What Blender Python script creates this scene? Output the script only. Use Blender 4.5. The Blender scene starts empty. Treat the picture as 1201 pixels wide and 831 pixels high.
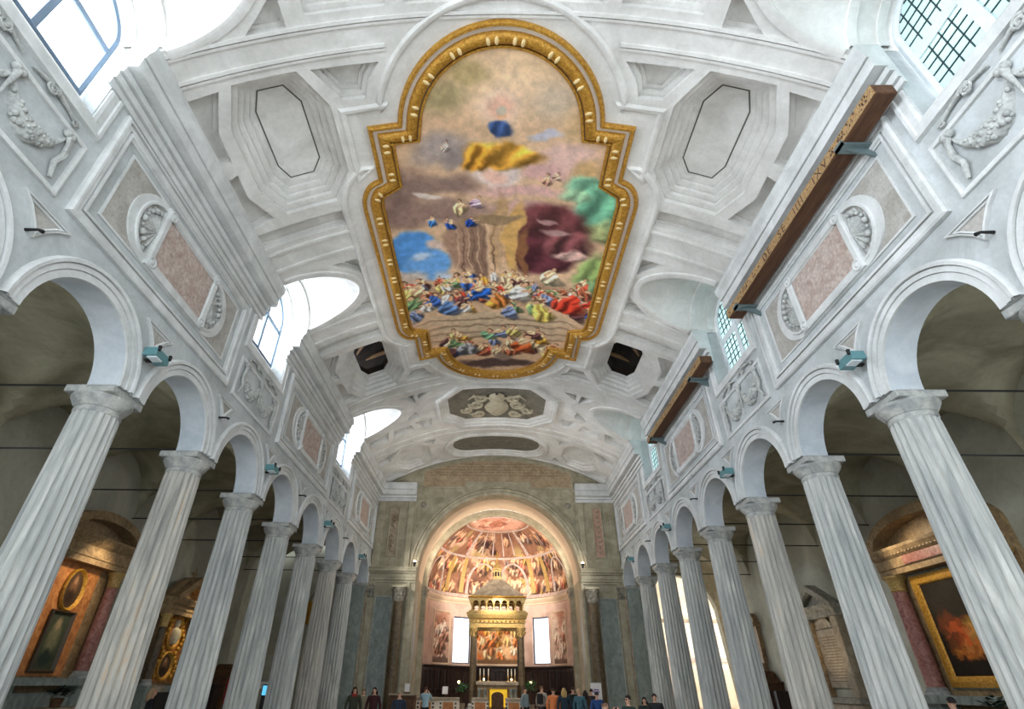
import bpy, bmesh, math, random
from math import sin, cos, pi, sqrt, radians, atan2, asin, hypot
from mathutils import Vector, Matrix
from mathutils.geometry import delaunay_2d_cdt
random.seed(7)
S = bpy.context.scene
COL = S.collection

# ------------------------------------------------------------------ camera
# x across the nave, y towards the apse, z up; nave floor at z = FZ, lens at z = 1.6
FZ = -0.30
CF, CP, CY, CR, CXW, CPX = 601.06, .5704, -.0131, -.0125, -.1535, 572.9
cd = bpy.data.cameras.new('camera'); cam = bpy.data.objects.new('camera', cd); COL.objects.link(cam)
S.camera = cam
cd.sensor_fit = 'HORIZONTAL'; cd.sensor_width = 36; cd.lens = CF / 1201 * 36
cd.shift_x = (600.5 - CPX) / 1201; cd.clip_start = .05; cd.clip_end = 400
_fw = Vector((sin(CY) * cos(CP), cos(CY) * cos(CP), sin(CP)))
_rt = Vector((cos(CY), -sin(CY), 0)); _up = _rt.cross(_fw)
_r2 = _rt * cos(CR) - _up * sin(CR); _u2 = _rt * sin(CR) + _up * cos(CR)
cam.matrix_world = Matrix(((_r2.x, _u2.x, -_fw.x, CXW), (_r2.y, _u2.y, -_fw.y, 0), (_r2.z, _u2.z, -_fw.z, 1.6), (0, 0, 0, 1)))

# ------------------------------------------------------------------ sky and light
W = bpy.data.worlds.new('sky'); S.world = W; W.use_nodes = True
bg = W.node_tree.nodes['Background']
bg.inputs[0].default_value = (.86, .94, 1.0, 1); bg.inputs[1].default_value = 2.6
S.view_settings.view_transform = 'Standard'; S.view_settings.look = 'None'
S.view_settings.exposure = 0.25; S.view_settings.gamma = 1.0
S.view_settings.use_curve_mapping = False
S.cycles.use_denoising = True
S.cycles.max_bounces = 8; S.cycles.diffuse_bounces = 5; S.cycles.transparent_max_bounces = 12
S.cycles.sample_clamp_indirect = 6

def area(name, loc, aim, size, size_y, watts, col):
    d = bpy.data.lights.new(name, 'AREA'); d.shape = 'RECTANGLE'; d.size = size; d.size_y = size_y
    d.energy = watts; d.color = col
    o = bpy.data.objects.new(name, d); COL.objects.link(o); o.location = loc
    o.rotation_euler = (Vector(aim) - Vector(loc)).to_track_quat('-Z', 'Y').to_euler()
    return o
def spot(name, loc, aim, watts, col, ang, blend=.8, rad=.12):
    d = bpy.data.lights.new(name, 'SPOT'); d.energy = watts; d.color = col
    d.spot_size = radians(ang); d.spot_blend = blend; d.shadow_soft_size = rad
    o = bpy.data.objects.new(name, d); COL.objects.link(o); o.location = loc
    o.rotation_euler = (Vector(aim) - Vector(loc)).to_track_quat('-Z', 'Y').to_euler()
    return o
WY = [4.2, 14.05, 23.95]                       # clerestory window centres
for wy in [-5.6] + WY:                             # daylight standing outside the clerestory windows
    area('daylight', (-10.3, wy, 12.5), (0, wy, 10.2), 3.0, 3.4, 1900, (.86, .93, 1))
    area('daylight', (10.3, wy, 12.5), (0, wy, 10.2), 3.0, 3.4, 260, (.90, .97, 1))
WARM = (1.0, .85, .70)

# ------------------------------------------------------------------ materials
def lin(c):
    r = []
    for v in c[:3]:
        v = v / 255
        r.append(v / 12.92 if v <= .04045 else ((v + .055) / 1.055) ** 2.4)
    return (*r, 1)
MATS = {}
def _new(name):
    m = bpy.data.materials.new(name); m.use_nodes = True; MATS[name] = m
    nt = m.node_tree; b = nt.nodes['Principled BSDF']
    return m, nt, b
def N(nt, t, **k):
    n = nt.nodes.new(t)
    for a, v in k.items(): setattr(n, a, v)
    return n
def mixc(nt, fac, a, b, mode='MIX'):
    n = N(nt, 'ShaderNodeMix', data_type='RGBA', blend_type=mode)
    for s, v in ((0, fac), (6, a), (7, b)):
        if hasattr(v, 'is_linked') or hasattr(v, 'links'): nt.links.new(v, n.inputs[s])
        else: n.inputs[s].default_value = v
    return n.outputs[2]
def ramp(nt, src, stops):
    n = N(nt, 'ShaderNodeValToRGB'); cr = n.color_ramp
    while len(cr.elements) < len(stops): cr.elements.new(.5)
    for e, (p, c) in zip(cr.elements, stops): e.position = p; e.color = c
    nt.links.new(src, n.inputs[0]); return n.outputs[0]
def noise(nt, vec, scale, detail=4, rough=.6, dist=0):
    n = N(nt, 'ShaderNodeTexNoise'); n.inputs['Scale'].default_value = scale
    n.inputs['Detail'].default_value = detail; n.inputs['Roughness'].default_value = rough
    n.inputs['Distortion'].default_value = dist
    nt.links.new(vec, n.inputs['Vector']); return n.outputs['Fac']
def coords(nt, scale=(1, 1, 1), which='Object'):
    t = N(nt, 'ShaderNodeTexCoord'); m = N(nt, 'ShaderNodeMapping'); m.inputs['Scale'].default_value = scale
    nt.links.new(t.outputs[which], m.inputs[0]); return m.outputs[0]
def stone(name, c1, c2, c3=None, scale=1.5, stretch=(1, 1, 1), rough=.75, bump=.15, dist=.6, lo=.35, hi=.68, fine=22, fineamt=.25, spec=.3):
    """mottled plaster or stone: two or three tones, a fine grain and a light relief"""
    m, nt, b = _new(name); v = coords(nt, stretch)
    n1 = noise(nt, v, scale, 6, .62, dist)
    st = [(lo, lin(c1)), (hi, lin(c2))]
    if c3: st.append((min(hi + .14, 1), lin(c3)))
    col = ramp(nt, n1, st)
    n2 = noise(nt, v, fine, 3, .7)
    g = ramp(nt, n2, [(.3, (1 - fineamt,) * 3 + (1,)), (.7, (1, 1, 1, 1))])
    col = mixc(nt, 1.0, col, g, 'MULTIPLY')
    nt.links.new(col, b.inputs['Base Color'])
    b.inputs['Roughness'].default_value = rough; b.inputs['Specular IOR Level'].default_value = spec
    if bump:
        bp = N(nt, 'ShaderNodeBump'); bp.inputs['Strength'].default_value = bump; bp.inputs['Distance'].default_value = .03
        nt.links.new(n2, bp.inputs['Height']); nt.links.new(bp.outputs[0], b.inputs['Normal'])
    return m
def plain(name, c, rough=.6, metal=0, var=.12, scale=8):
    m, nt, b = _new(name); v = coords(nt)
    n = noise(nt, v, scale, 3)
    g = ramp(nt, n, [(.3, tuple(x * (1 - var) for x in lin(c)[:3]) + (1,)), (.7, lin(c))])
    nt.links.new(g, b.inputs['Base Color'])
    b.inputs['Roughness'].default_value = rough; b.inputs['Metallic'].default_value = metal
    return m
def glow(name, c, strength):
    m, nt, b = _new(name)
    b.inputs['Base Color'].default_value = lin(c); b.inputs['Emission Color'].default_value = lin(c)
    b.inputs['Emission Strength'].default_value = strength; return m

stone('plaster_vault', (206, 204, 200), (234, 233, 230), (242, 242, 240), scale=.9, fine=9, fineamt=.10, rough=.85, bump=.08)
stone('plaster_wall', (168, 172, 172), (201, 206, 208), (212, 215, 216), scale=.8, fine=10, fineamt=.12, rough=.85, bump=.10)
stone('plaster_moulding', (192, 194, 193), (220, 222, 222), scale=1.2, fine=14, fineamt=.10, rough=.8, bump=.06)
stone('panel_field', (164, 160, 152), (190, 187, 182), scale=2, fine=16, rough=.85)
stone('tablet_stone', (178, 156, 146), (208, 194, 186), (220, 210, 204), scale=3.2, fine=12, fineamt=.35, rough=.8, dist=1.2)
stone('soffit_plaster', (176, 184, 192), (204, 210, 215), scale=1.1, fine=10, fineamt=.08, rough=.85)
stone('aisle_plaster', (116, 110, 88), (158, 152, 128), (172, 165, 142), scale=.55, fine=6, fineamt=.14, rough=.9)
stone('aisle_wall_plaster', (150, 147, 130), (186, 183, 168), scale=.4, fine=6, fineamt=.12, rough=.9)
stone('column_marble', (146, 150, 150), (194, 195, 190), (214, 213, 207), scale=2.0, stretch=(1.4, 1.4, .18), fine=8, fineamt=.22, rough=.5, dist=1.6, lo=.3, hi=.6, bump=.25)
stone('column_marble_warm', (148, 146, 142), (196, 192, 182), (208, 178, 146), scale=2.0, stretch=(1.4, 1.4, .16), fine=8, fineamt=.22, rough=.5, dist=1.8, lo=.3, hi=.6, bump=.25)
stone('capital_marble', (138, 142, 142), (196, 196, 190), scale=3, fine=14, fineamt=.25, rough=.6)
stone('arch_stone', (146, 140, 118), (182, 174, 152), (196, 186, 166), scale=1.6, fine=12, fineamt=.2, rough=.7)
stone('green_marble', (116, 126, 122), (152, 162, 156), (180, 186, 180), scale=2.2, stretch=(1, 1, .6), fine=16, fineamt=.2, rough=.4, dist=2)
stone('brown_granite', (74, 62, 46), (112, 96, 70), scale=5, fine=30, rough=.4)
stone('red_marble', (130, 78, 70), (178, 128, 116), (206, 172, 160), scale=4, fine=14, rough=.4, dist=2)
stone('salmon_marble', (176, 138, 120), (206, 172, 152), (216, 190, 172), scale=4, fine=14, rough=.5, dist=2)
stone('inscription_stone', (150, 130, 104), (186, 166, 138), scale=2.5, fine=14, rough=.7)
stone('cream_plaster', (206, 186, 160), (226, 208, 184), scale=.7, fine=10, fineamt=.08, rough=.85)
stone('pink_plaster', (196, 168, 156), (226, 202, 190), scale=1.1, fine=10, fineamt=.12, rough=.85)
stone('pale_transept', (214, 196, 172), (240, 232, 218), scale=1.2, fine=8, fineamt=.15, rough=.85)
stone('floor_marble', (186, 180, 172), (216, 211, 204), scale=.8, fine=5, rough=.35)
stone('altar_marble', (122, 98, 72), (176, 148, 108), (194, 170, 128), scale=3.4, fine=14, rough=.5, dist=1.5)
stone('altar_orange', (150, 88, 44), (206, 140, 78), (218, 166, 104), scale=3.0, fine=12, rough=.45, dist=2)
stone('tomb_stone', (140, 124, 104), (186, 172, 150), scale=2.6, fine=14, rough=.7)
stone('dark_wood', (34, 24, 22), (60, 44, 40), scale=3, stretch=(3, 3, .5), fine=18, rough=.4)
stone('brown_wood', (62, 40, 24), (104, 70, 42), scale=3, stretch=(3, .5, 3), fine=18, rough=.6)
stone('beam_underside', (78, 52, 36), (112, 78, 56), scale=2.5, stretch=(3, .35, 3), fine=18, rough=.75)
stone('beam_paint', (150, 116, 78), (206, 172, 124), (170, 104, 80), scale=9, fine=26, fineamt=.5, rough=.8, dist=2.5)
stone('stucco_relief', (168, 170, 168), (204, 206, 203), scale=5, fine=18, fineamt=.3, rough=.85)
stone('grey_relief', (120, 116, 106), (172, 166, 150), scale=5, fine=18, fineamt=.3, rough=.85)
stone('cream_relief', (176, 166, 142), (206, 196, 172), scale=5, fine=18, fineamt=.2, rough=.85)
stone('grey_slab', (112, 108, 98), (140, 135, 122), scale=3, fine=14, rough=.8)
stone('roof_timber', (28, 20, 16), (48, 36, 28), scale=2, fine=10, rough=.9)
stone('raw_timber', (86, 62, 40), (120, 92, 62), scale=2, fine=14, rough=.9)
def gilt(name, c1, c2, metal=.55):
    m = stone(name, c1, c2, scale=14, fine=30, fineamt=.45, rough=.42, bump=.5, spec=.5)
    m.node_tree.nodes['Principled BSDF'].inputs['Metallic'].default_value = metal; return m
gilt('gilding', (176, 118, 28), (236, 182, 74), .35); gilt('gilding_pale', (176, 140, 74), (218, 188, 122), .25)
plain('gilt_highlight', (236, 208, 150), .4, .2); plain('frame_white', (226, 216, 204), .7)
plain('lead', (40, 56, 62), .6); plain('window_frame_blue', (96, 116, 136), .6); plain('window_frame_white', (222, 228, 232), .6)
plain('iron', (34, 34, 34), .6, .4); plain('steel_bracket', (112, 128, 130), .45, .3); plain('black_paint', (16, 16, 18), .5)
plain('groove', (92, 92, 86), .9); plain('letter_ink', (74, 48, 40), .9); plain('incised', (128, 108, 84), .9)
plain('lamp_body', (96, 142, 148), .35, .2); plain('lamp_glass', (214, 224, 230), .2); plain('leaf_green', (52, 134, 62), .6)
plain('leaf_dark', (18, 44, 26), .6); plain('white_paint', (226, 222, 220), .6); plain('purple_print', (128, 104, 160), .7)
plain('red_cloth', (150, 24, 34), .8); plain('wax', (234, 226, 206), .5); plain('frame_dark', (66, 52, 34), .5)
plain('window_frame_dark', (74, 86, 104), .6)
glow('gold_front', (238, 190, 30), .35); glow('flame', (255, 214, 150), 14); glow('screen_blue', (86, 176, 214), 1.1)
glow('led_blue', (70, 170, 215), 1.0); glow('bulb_warm', (255, 226, 190), 20)
def glass_mat(name, col, transp, rough=.6):
    m, nt, b = _new(name)
    b.inputs['Base Color'].default_value = lin(col); b.inputs['Roughness'].default_value = rough
    t = N(nt, 'ShaderNodeBsdfTransparent'); tl = N(nt, 'ShaderNodeBsdfTranslucent')
    tl.inputs[0].default_value = lin(col); t.inputs[0].default_value = lin(col)
    mx = N(nt, 'ShaderNodeMixShader'); mx.inputs[0].default_value = .25
    nt.links.new(tl.outputs[0], mx.inputs[1]); nt.links.new(b.outputs[0], mx.inputs[2])
    mx2 = N(nt, 'ShaderNodeMixShader'); mx2.inputs[0].default_value = transp
    nt.links.new(mx.outputs[0], mx2.inputs[1]); nt.links.new(t.outputs[0], mx2.inputs[2])
    nt.links.new(mx2.outputs[0], nt.nodes['Material Output'].inputs[0])
glass_mat('glass_clear', (250, 252, 255), .8); glass_mat('glass_leaded', (140, 166, 164), .10)

def painting(name, base, blobs, warp=.05, crowd=(), rough=.85, grain=.35, gscale=40, warpscale=7):
    """generic brushed painting on the UV of its surface: soft colour patches with wobbling edges"""
    m, nt, b = _new(name)
    t = N(nt, 'ShaderNodeTexCoord')
    nz = N(nt, 'ShaderNodeTexNoise'); nz.inputs['Scale'].default_value = warpscale; nz.inputs['Detail'].default_value = 8; nz.inputs['Roughness'].default_value = .62
    nt.links.new(t.outputs['UV'], nz.inputs['Vector'])
    sb = N(nt, 'ShaderNodeVectorMath', operation='SUBTRACT'); nt.links.new(nz.outputs['Color'], sb.inputs[0]); sb.inputs[1].default_value = (.5, .5, .5)
    sc = N(nt, 'ShaderNodeVectorMath', operation='SCALE'); nt.links.new(sb.outputs[0], sc.inputs[0]); sc.inputs['Scale'].default_value = warp * 2
    ad = N(nt, 'ShaderNodeVectorMath', operation='ADD'); nt.links.new(t.outputs['UV'], ad.inputs[0]); nt.links.new(sc.outputs[0], ad.inputs[1])
    P = ad.outputs[0]
    def mask(cx, cy, rx, ry, soft):
        a = N(nt, 'ShaderNodeVectorMath', operation='SUBTRACT'); nt.links.new(P, a.inputs[0]); a.inputs[1].default_value = (cx, cy, 0)
        q = N(nt, 'ShaderNodeVectorMath', operation='MULTIPLY'); nt.links.new(a.outputs[0], q.inputs[0]); q.inputs[1].default_value = (1 / rx, 1 / ry, 0)
        l = N(nt, 'ShaderNodeVectorMath', operation='LENGTH'); nt.links.new(q.outputs[0], l.inputs[0])
        r = N(nt, 'ShaderNodeMapRange'); r.interpolation_type = 'SMOOTHSTEP'
        nt.links.new(l.outputs['Value'], r.inputs[0]); r.inputs[1].default_value = 1 + soft; r.inputs[2].default_value = 1 - soft
        return r.outputs[0]
    v = lin(base); col = v
    for (cx, cy, rx, ry, c, soft) in blobs:
        col = mixc(nt, mask(cx, cy, rx, ry, soft), col, lin(c))
    for (cx, cy, rx, ry, scale, cols, amt) in crowd:
        vo = N(nt, 'ShaderNodeTexVoronoi'); vo.inputs['Scale'].default_value = scale; nt.links.new(P, vo.inputs['Vector'])
        k = ramp(nt, vo.outputs['Color'], [(i / len(cols), lin(c)) for i, c in enumerate(cols)])
        nt.nodes[-1].color_ramp.interpolation = 'CONSTANT'
        sh = ramp(nt, vo.outputs['Distance'], [(0, (1.0, 1.0, 1.0, 1)), (.7, (.55, .5, .48, 1))])
        k = mixc(nt, .8, k, sh, 'MULTIPLY')
        ms = N(nt, 'ShaderNodeMath', operation='MULTIPLY'); nt.links.new(mask(cx, cy, rx, ry, .25), ms.inputs[0]); ms.inputs[1].default_value = amt
        col = mixc(nt, ms.outputs[0], col, k)
    g = noise(nt, P, gscale, 6, .65, 1.0)
    col = mixc(nt, 1.0, col, ramp(nt, g, [(.3, (1 - grain,) * 3 + (1,)), (.68, (1.06, 1.05, 1.04, 1))]), 'MULTIPLY')
    nt.links.new(col, b.inputs['Base Color']); b.inputs['Roughness'].default_value = rough
    b.inputs['Specular IOR Level'].default_value = .15
    return m

# pigment painted point by point on a fine surface grid (stored as a colour attribute)
import numpy as np
def _vn(x, y, seed):
    xi, yi = np.floor(x).astype(np.int64), np.floor(y).astype(np.int64); fx, fy = x - xi, y - yi
    def h(a, b): 
        n = (a * 374761393 + b * 668265263 + seed * 974711) & 0x7fffffff; n = ((n ^ (n >> 13)) * 1274126177) & 0x7fffffff
        return ((n ^ (n >> 16)) & 0xffff) / 65535.0
    fx, fy = fx * fx * (3 - 2 * fx), fy * fy * (3 - 2 * fy)
    return (h(xi, yi) * (1 - fx) + h(xi + 1, yi) * fx) * (1 - fy) + (h(xi, yi + 1) * (1 - fx) + h(xi + 1, yi + 1) * fx) * fy
def fbm(x, y, seed, o=4):
    t = 0; a = .5
    for i in range(o): t = t + a * (_vn(x * 2 ** i, y * 2 ** i, seed + i) - .5); a *= .55
    return t
class Canvas:
    """colours over points (x, y) given in picture units"""
    def __init__(s, x, y, base, warp, ws, seed=1):
        s.x0, s.y0 = x, y; s.seed = seed
        s.x = x + warp * fbm(x / ws, y / ws, seed) * 2; s.y = y + warp * fbm(x / ws, y / ws, seed + 50) * 2
        s.c = np.tile(np.array(base, float), (len(x), 1))
    def blob(s, cx, cy, rx, ry, col, soft=.3, rot=0, fold=0, amt=1.0):
        dx, dy = s.x - cx, s.y - cy; c, n = cos(rot), sin(rot); u, v = (dx * c + dy * n) / rx, (-dx * n + dy * c) / ry
        d = np.sqrt(u * u + v * v); m = np.clip((1 + soft - d) / (2 * soft), 0, 1); m = m * m * (3 - 2 * m) * amt
        k = np.array(col, float)[None, :]
        if fold:
            f = np.sin(u * 5.5 + v * 2.2 + 2.5 * fbm(u * 1.5 + cx, v * 1.5 + cy, s.seed + 9)); k = np.clip(k * (1 + fold * (f * .45 + v * -.25))[:, None], 0, 255)
        s.c = s.c * (1 - m[:, None]) + k * m[:, None]
    def figure(s, cx, cy, h, col, rnd, lean=None, skin=(224, 178, 142)):
        r = rnd.uniform(-.7, .7) if lean is None else lean; dk = tuple(v * .55 for v in col)
        s.blob(cx + .12 * h, cy + .36 * h, .34 * h, .2 * h, dk, .35, r, .3, .8)
        s.blob(cx, cy + .2 * h, .30 * h, .34 * h, col, .18, r, .9)
        s.blob(cx + rnd.uniform(-.1, .1) * h, cy - .04 * h, .17 * h, .18 * h, tuple(min(255, v * 1.12) for v in (rnd.choice((col, skin)))), .2, r, .5)
        q = rnd.choice((-1, 1)); s.blob(cx + q * .26 * h, cy - .05 * h, .17 * h, .05 * h, skin, .3, q * rnd.uniform(-.8, .2))
        hx, hy = cx + sin(r) * .3 * h, cy - .29 * h
        s.blob(hx, hy - .02 * h, .10 * h, .11 * h, (96, 66, 46), .25); s.blob(hx - .015 * h, hy + .015 * h, .075 * h, .09 * h, skin, .22)
    def store(s, me, grain=.1, gs=1.0):
        g = 1 + grain * 2 * fbm(s.x0 / gs, s.y0 / gs, s.seed + 77, 5); c = np.clip(s.c * g[:, None], 0, 255) / 255
        c = np.where(c <= .04045, c / 12.92, ((c + .055) / 1.055) ** 2.4)
        a = me.color_attributes.new('pigment', 'FLOAT_COLOR', 'POINT'); a.data.foreach_set('color', np.concatenate([c, np.ones((len(c), 1))], 1).astype(np.float32).ravel())
def pigment_mat(name, rough=.85):
    m, nt, b = _new(name); a = N(nt, 'ShaderNodeVertexColor'); a.layer_name = 'pigment'
    v = coords(nt); g = noise(nt, v, 14, 5, .7)
    col = mixc(nt, 1.0, a.outputs[0], ramp(nt, g, [(.3, (.88, .88, .88, 1)), (.7, (1.03, 1.03, 1.02, 1))]), 'MULTIPLY')
    nt.links.new(col, b.inputs['Base Color']); b.inputs['Roughness'].default_value = rough; b.inputs['Specular IOR Level'].default_value = .15
pigment_mat('pigment')
# ------------------------------------------------------------------ mesh helpers
class MB:
    def __init__(s): s.v = []; s.f = []; s.uv = None
    def add(s, vs, fs):
        k = len(s.v); s.v += [tuple(p) for p in vs]; s.f += [tuple(i + k for i in f) for f in fs]; return s
    def box(s, x0, x1, y0, y1, z0, z1, bev=0):
        x0, x1 = min(x0, x1), max(x0, x1); y0, y1 = min(y0, y1), max(y0, y1)
        if bev:
            ol = [(x0 + bev, y0), (x1 - bev, y0), (x1, y0 + bev), (x1, y1 - bev), (x1 - bev, y1), (x0 + bev, y1), (x0, y1 - bev), (x0, y0 + bev)]
            il = [(x0 + bev, y0 + bev), (x1 - bev, y0 + bev), (x1 - bev, y0 + bev), (x1 - bev, y1 - bev), (x1 - bev, y1 - bev), (x0 + bev, y1 - bev), (x0 + bev, y1 - bev), (x0 + bev, y0 + bev)]
            return s.loft([[(p[0], p[1], z) for p in q] for q, z in ((il, z0), (ol, z0 + bev), (ol, z1 - bev), (il, z1))], True, True)
        v = [(x, y, z) for z in (z0, z1) for y in (y0, y1) for x in (x0, x1)]
        return s.add(v, [(0, 2, 3, 1), (4, 5, 7, 6), (0, 1, 5, 4), (2, 6, 7, 3), (0, 4, 6, 2), (1, 3, 7, 5)])
    def loft(s, rings, closed=True, caps=False):
        n = len(rings[0]); vs = [p for r in rings for p in r]; fs = []
        for i in range(len(rings) - 1):
            for j in range(n if closed else n - 1):
                a, b = i * n + j, i * n + (j + 1) % n
                fs.append((a, b, b + n, a + n))
        if caps: fs.append(tuple(range(n))[::-1]); fs.append(tuple(range((len(rings) - 1) * n, len(rings) * n)))
        return s.add(vs, fs)
    def lathe(s, prof, c=(0, 0, 0), n=20, caps=True, a0=0, a1=2 * pi):
        full = abs(a1 - a0 - 2 * pi) < 1e-6; m = n if full else n + 1
        return s.loft([[(c[0] + r * cos(a0 + (a1 - a0) * j / n), c[1] + r * sin(a0 + (a1 - a0) * j / n), c[2] + z) for j in range(m)] for r, z in prof], full, caps and full)
    def tube(s, pts, rad, n=8, caps=True):
        rings = []; pts = [Vector(p) for p in pts]
        for i, p in enumerate(pts):
            d = (pts[min(i + 1, len(pts) - 1)] - pts[max(i - 1, 0)]).normalized()
            a = Vector((0, 0, 1)) if abs(d.z) < .9 else Vector((1, 0, 0))
            u = d.cross(a).normalized(); w = d.cross(u)
            r = rad[i] if hasattr(rad, '__len__') else rad
            rings.append([p + (u * cos(2 * pi * j / n) + w * sin(2 * pi * j / n)) * r for j in range(n)])
        return s.loft(rings, True, caps)
    def ball(s, c, r, n=8, m=6, sz=1, sx=1, sy=1):
        rings = [[(c[0] + sx * r * sin(pi * (i + .02) / (m + .04)) * cos(2 * pi * j / n), c[1] + sy * r * sin(pi * (i + .02) / (m + .04)) * sin(2 * pi * j / n), c[2] + sz * r * cos(pi * (i + .02) / (m + .04))) for j in range(n)] for i in range(m + 1)]
        return s.loft(rings, True, True)
    def mesh(s, name, mat, smooth=None):
        me = bpy.data.meshes.new(name); me.from_pydata(s.v, [], s.f)
        if mat: me.materials.append(MATS[mat])
        if smooth is not None:
            me.polygons.foreach_set('use_smooth', [True] * len(me.polygons)); me.update()
            me.set_sharp_from_angle(angle=radians(smooth))
        if s.uv:
            uvl = me.uv_layers.new(name='UVMap')
            for lp in me.loops: uvl.data[lp.index].uv = s.uv(me.vertices[lp.vertex_index].co)
        me.update(); return me
    def build(s, name, mat, parent=None, smooth=None):
        return link(name, s.mesh(name, mat, smooth), parent)
def link(name, me, parent=None):
    o = bpy.data.objects.new(name, me); COL.objects.link(o)
    if parent is not None: o.parent = parent
    return o
def tag(o, label=None, cat=None, group=None, kind=None):
    if label: o['label'] = label
    if cat: o['category'] = cat
    if group: o['group'] = group
    if kind: o['kind'] = kind
    return o
def empty(name, loc=(0, 0, 0), rz=0):
    o = bpy.data.objects.new(name, None); COL.objects.link(o); o.location = loc; o.rotation_euler = (0, 0, rz)
    o.empty_display_size = .1; return o
def thing(name, label, cat, loc=(0, 0, 0), rz=0, group=None): return tag(empty(name, loc, rz), label, cat, group)
def struct(o, label=None, cat=None): return tag(o, label, cat, kind='structure')
def copy_tree(o, parent=None):
    c = o.copy(); COL.objects.link(c); c.parent = parent
    for ch in list(o.children): copy_tree(ch, c)
    return c

# 2-D outlines: offset, densify, fill with holes, ring mouldings
def ccw(p): return p if sum(p[i][0] * p[(i + 1) % len(p)][1] - p[(i + 1) % len(p)][0] * p[i][1] for i in range(len(p))) > 0 else p[::-1]
def dens(p, step, closed=True):
    r = []; n = len(p)
    for i in range(n if closed else n - 1):
        a, b = p[i], p[(i + 1) % n]; k = max(1, math.ceil(hypot(b[0] - a[0], b[1] - a[1]) / step))
        r += [(a[0] + (b[0] - a[0]) * t / k, a[1] + (b[1] - a[1]) * t / k) for t in range(k)]
    if not closed: r.append(p[-1])
    return r
def offs(p, t, closed=True):
    """t > 0 moves to the left of the path direction (inside of a ccw outline)"""
    n = len(p); r = []
    for i in range(n):
        def nrm(a, b):
            dx, dy = b[0] - a[0], b[1] - a[1]; l = hypot(dx, dy) or 1; return (-dy / l, dx / l)
        if closed or 0 < i < n - 1: n1, n2 = nrm(p[i - 1], p[i]), nrm(p[i], p[(i + 1) % n])
        elif i == 0: n1 = n2 = nrm(p[0], p[1])
        else: n1 = n2 = nrm(p[-2], p[-1])
        k = 1 + n1[0] * n2[0] + n1[1] * n2[1]
        if k < .2: k = .2
        r.append((p[i][0] + (n1[0] + n2[0]) * t / k, p[i][1] + (n1[1] + n2[1]) * t / k))
    return r
def inside(p, q):
    c = False; n = len(p); x, y = q
    for i in range(n):
        (x1, y1), (x2, y2) = p[i], p[i - 1]
        if (y1 > y) != (y2 > y) and x < (x2 - x1) * (y - y1) / (y2 - y1) + x1: c = not c
    return c
def fill(outer, holes=(), grid=0):
    pts = []; ed = []
    for lp in [outer] + list(holes):
        k = len(pts); pts += [Vector(p) for p in lp]; ed += [(k + i, k + (i + 1) % len(lp)) for i in range(len(lp))]
    if grid:
        x0, x1 = min(p[0] for p in outer), max(p[0] for p in outer); y0, y1 = min(p[1] for p in outer), max(p[1] for p in outer)
        for i in range(1, int((x1 - x0) / grid) + 1):
            for j in range(1, int((y1 - y0) / grid) + 1):
                q = (x0 + i * grid + .0013 * j, y0 + j * grid + .0017 * i)
                if inside(outer, q) and not any(inside(h, q) for h in holes): pts.append(Vector(q))
    r = delaunay_2d_cdt(pts, ed, [], 0, 1e-5)
    vs, fs = r[0], r[2]; out = []
    for f in fs:
        c = (sum(vs[i].x for i in f) / len(f), sum(vs[i].y for i in f) / len(f))
        if inside(outer, c) and not any(inside(h, c) for h in holes): out.append(tuple(f))
    return [(v.x, v.y) for v in vs], out
def surf(mb, outer, holes, fn, grid=0):
    v, f = fill(outer, holes, grid); return mb.add([fn(*p) for p in v], f)
def slab(mb, outer, holes, f0, f1, grid=0):
    surf(mb, outer, holes, f0, grid); surf(mb, outer, holes, f1, grid)
    for lp in [outer] + list(holes): mb.loft([[f0(*p) for p in lp], [f1(*p) for p in lp]], True)
    return mb
def ring(mb, path, prof, fn, closed=True, caps=False):
    """sweep a (offset, depth) profile along a 2-D path laid on the surface fn(a, b, depth)"""
    rings = [[fn(p[0], p[1], d) for p in offs(path, t, closed)] for t, d in prof]
    mb.loft(rings, closed)
    if caps and not closed:
        for k in (0, -1): mb.add([r[k] for r in rings], [tuple(range(len(rings)))])
    return mb
def sdiv(p, q, step):
    """subdivide outline q edge by edge with the counts that outline p needs"""
    r = []; n = len(p)
    for i in range(n):
        k = max(1, math.ceil(hypot(p[(i + 1) % n][0] - p[i][0], p[(i + 1) % n][1] - p[i][1]) / step)); a, b = q[i], q[(i + 1) % n]
        r += [(a[0] + (b[0] - a[0]) * t / k, a[1] + (b[1] - a[1]) * t / k) for t in range(k)]
    return r
def soffs(path, t, step=.45): return sdiv(path, offs(path, t), step)
def sring(mb, path, prof, fn):
    return mb.loft([[fn(p[0], p[1], d) for p in soffs(path, t)] for t, d in prof], True)
def coffer(mb, path, steps, fn, cap=True):
    sring(mb, path, steps, fn)
    if cap: surf(mb, soffs(path, steps[-1][0]), (), lambda a, b: fn(a, b, steps[-1][1]), .7)
    return mb
def arc(cx, cy, r, a0, a1, n, ry=None):
    ry = ry or r
    return [(cx + r * cos(radians(a0 + (a1 - a0) * i / n)), cy + ry * sin(radians(a0 + (a1 - a0) * i / n))) for i in range(n + 1)]
def rect(a0, a1, b0, b1): return [(a0, b0), (a1, b0), (a1, b1), (a0, b1)]

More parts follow.
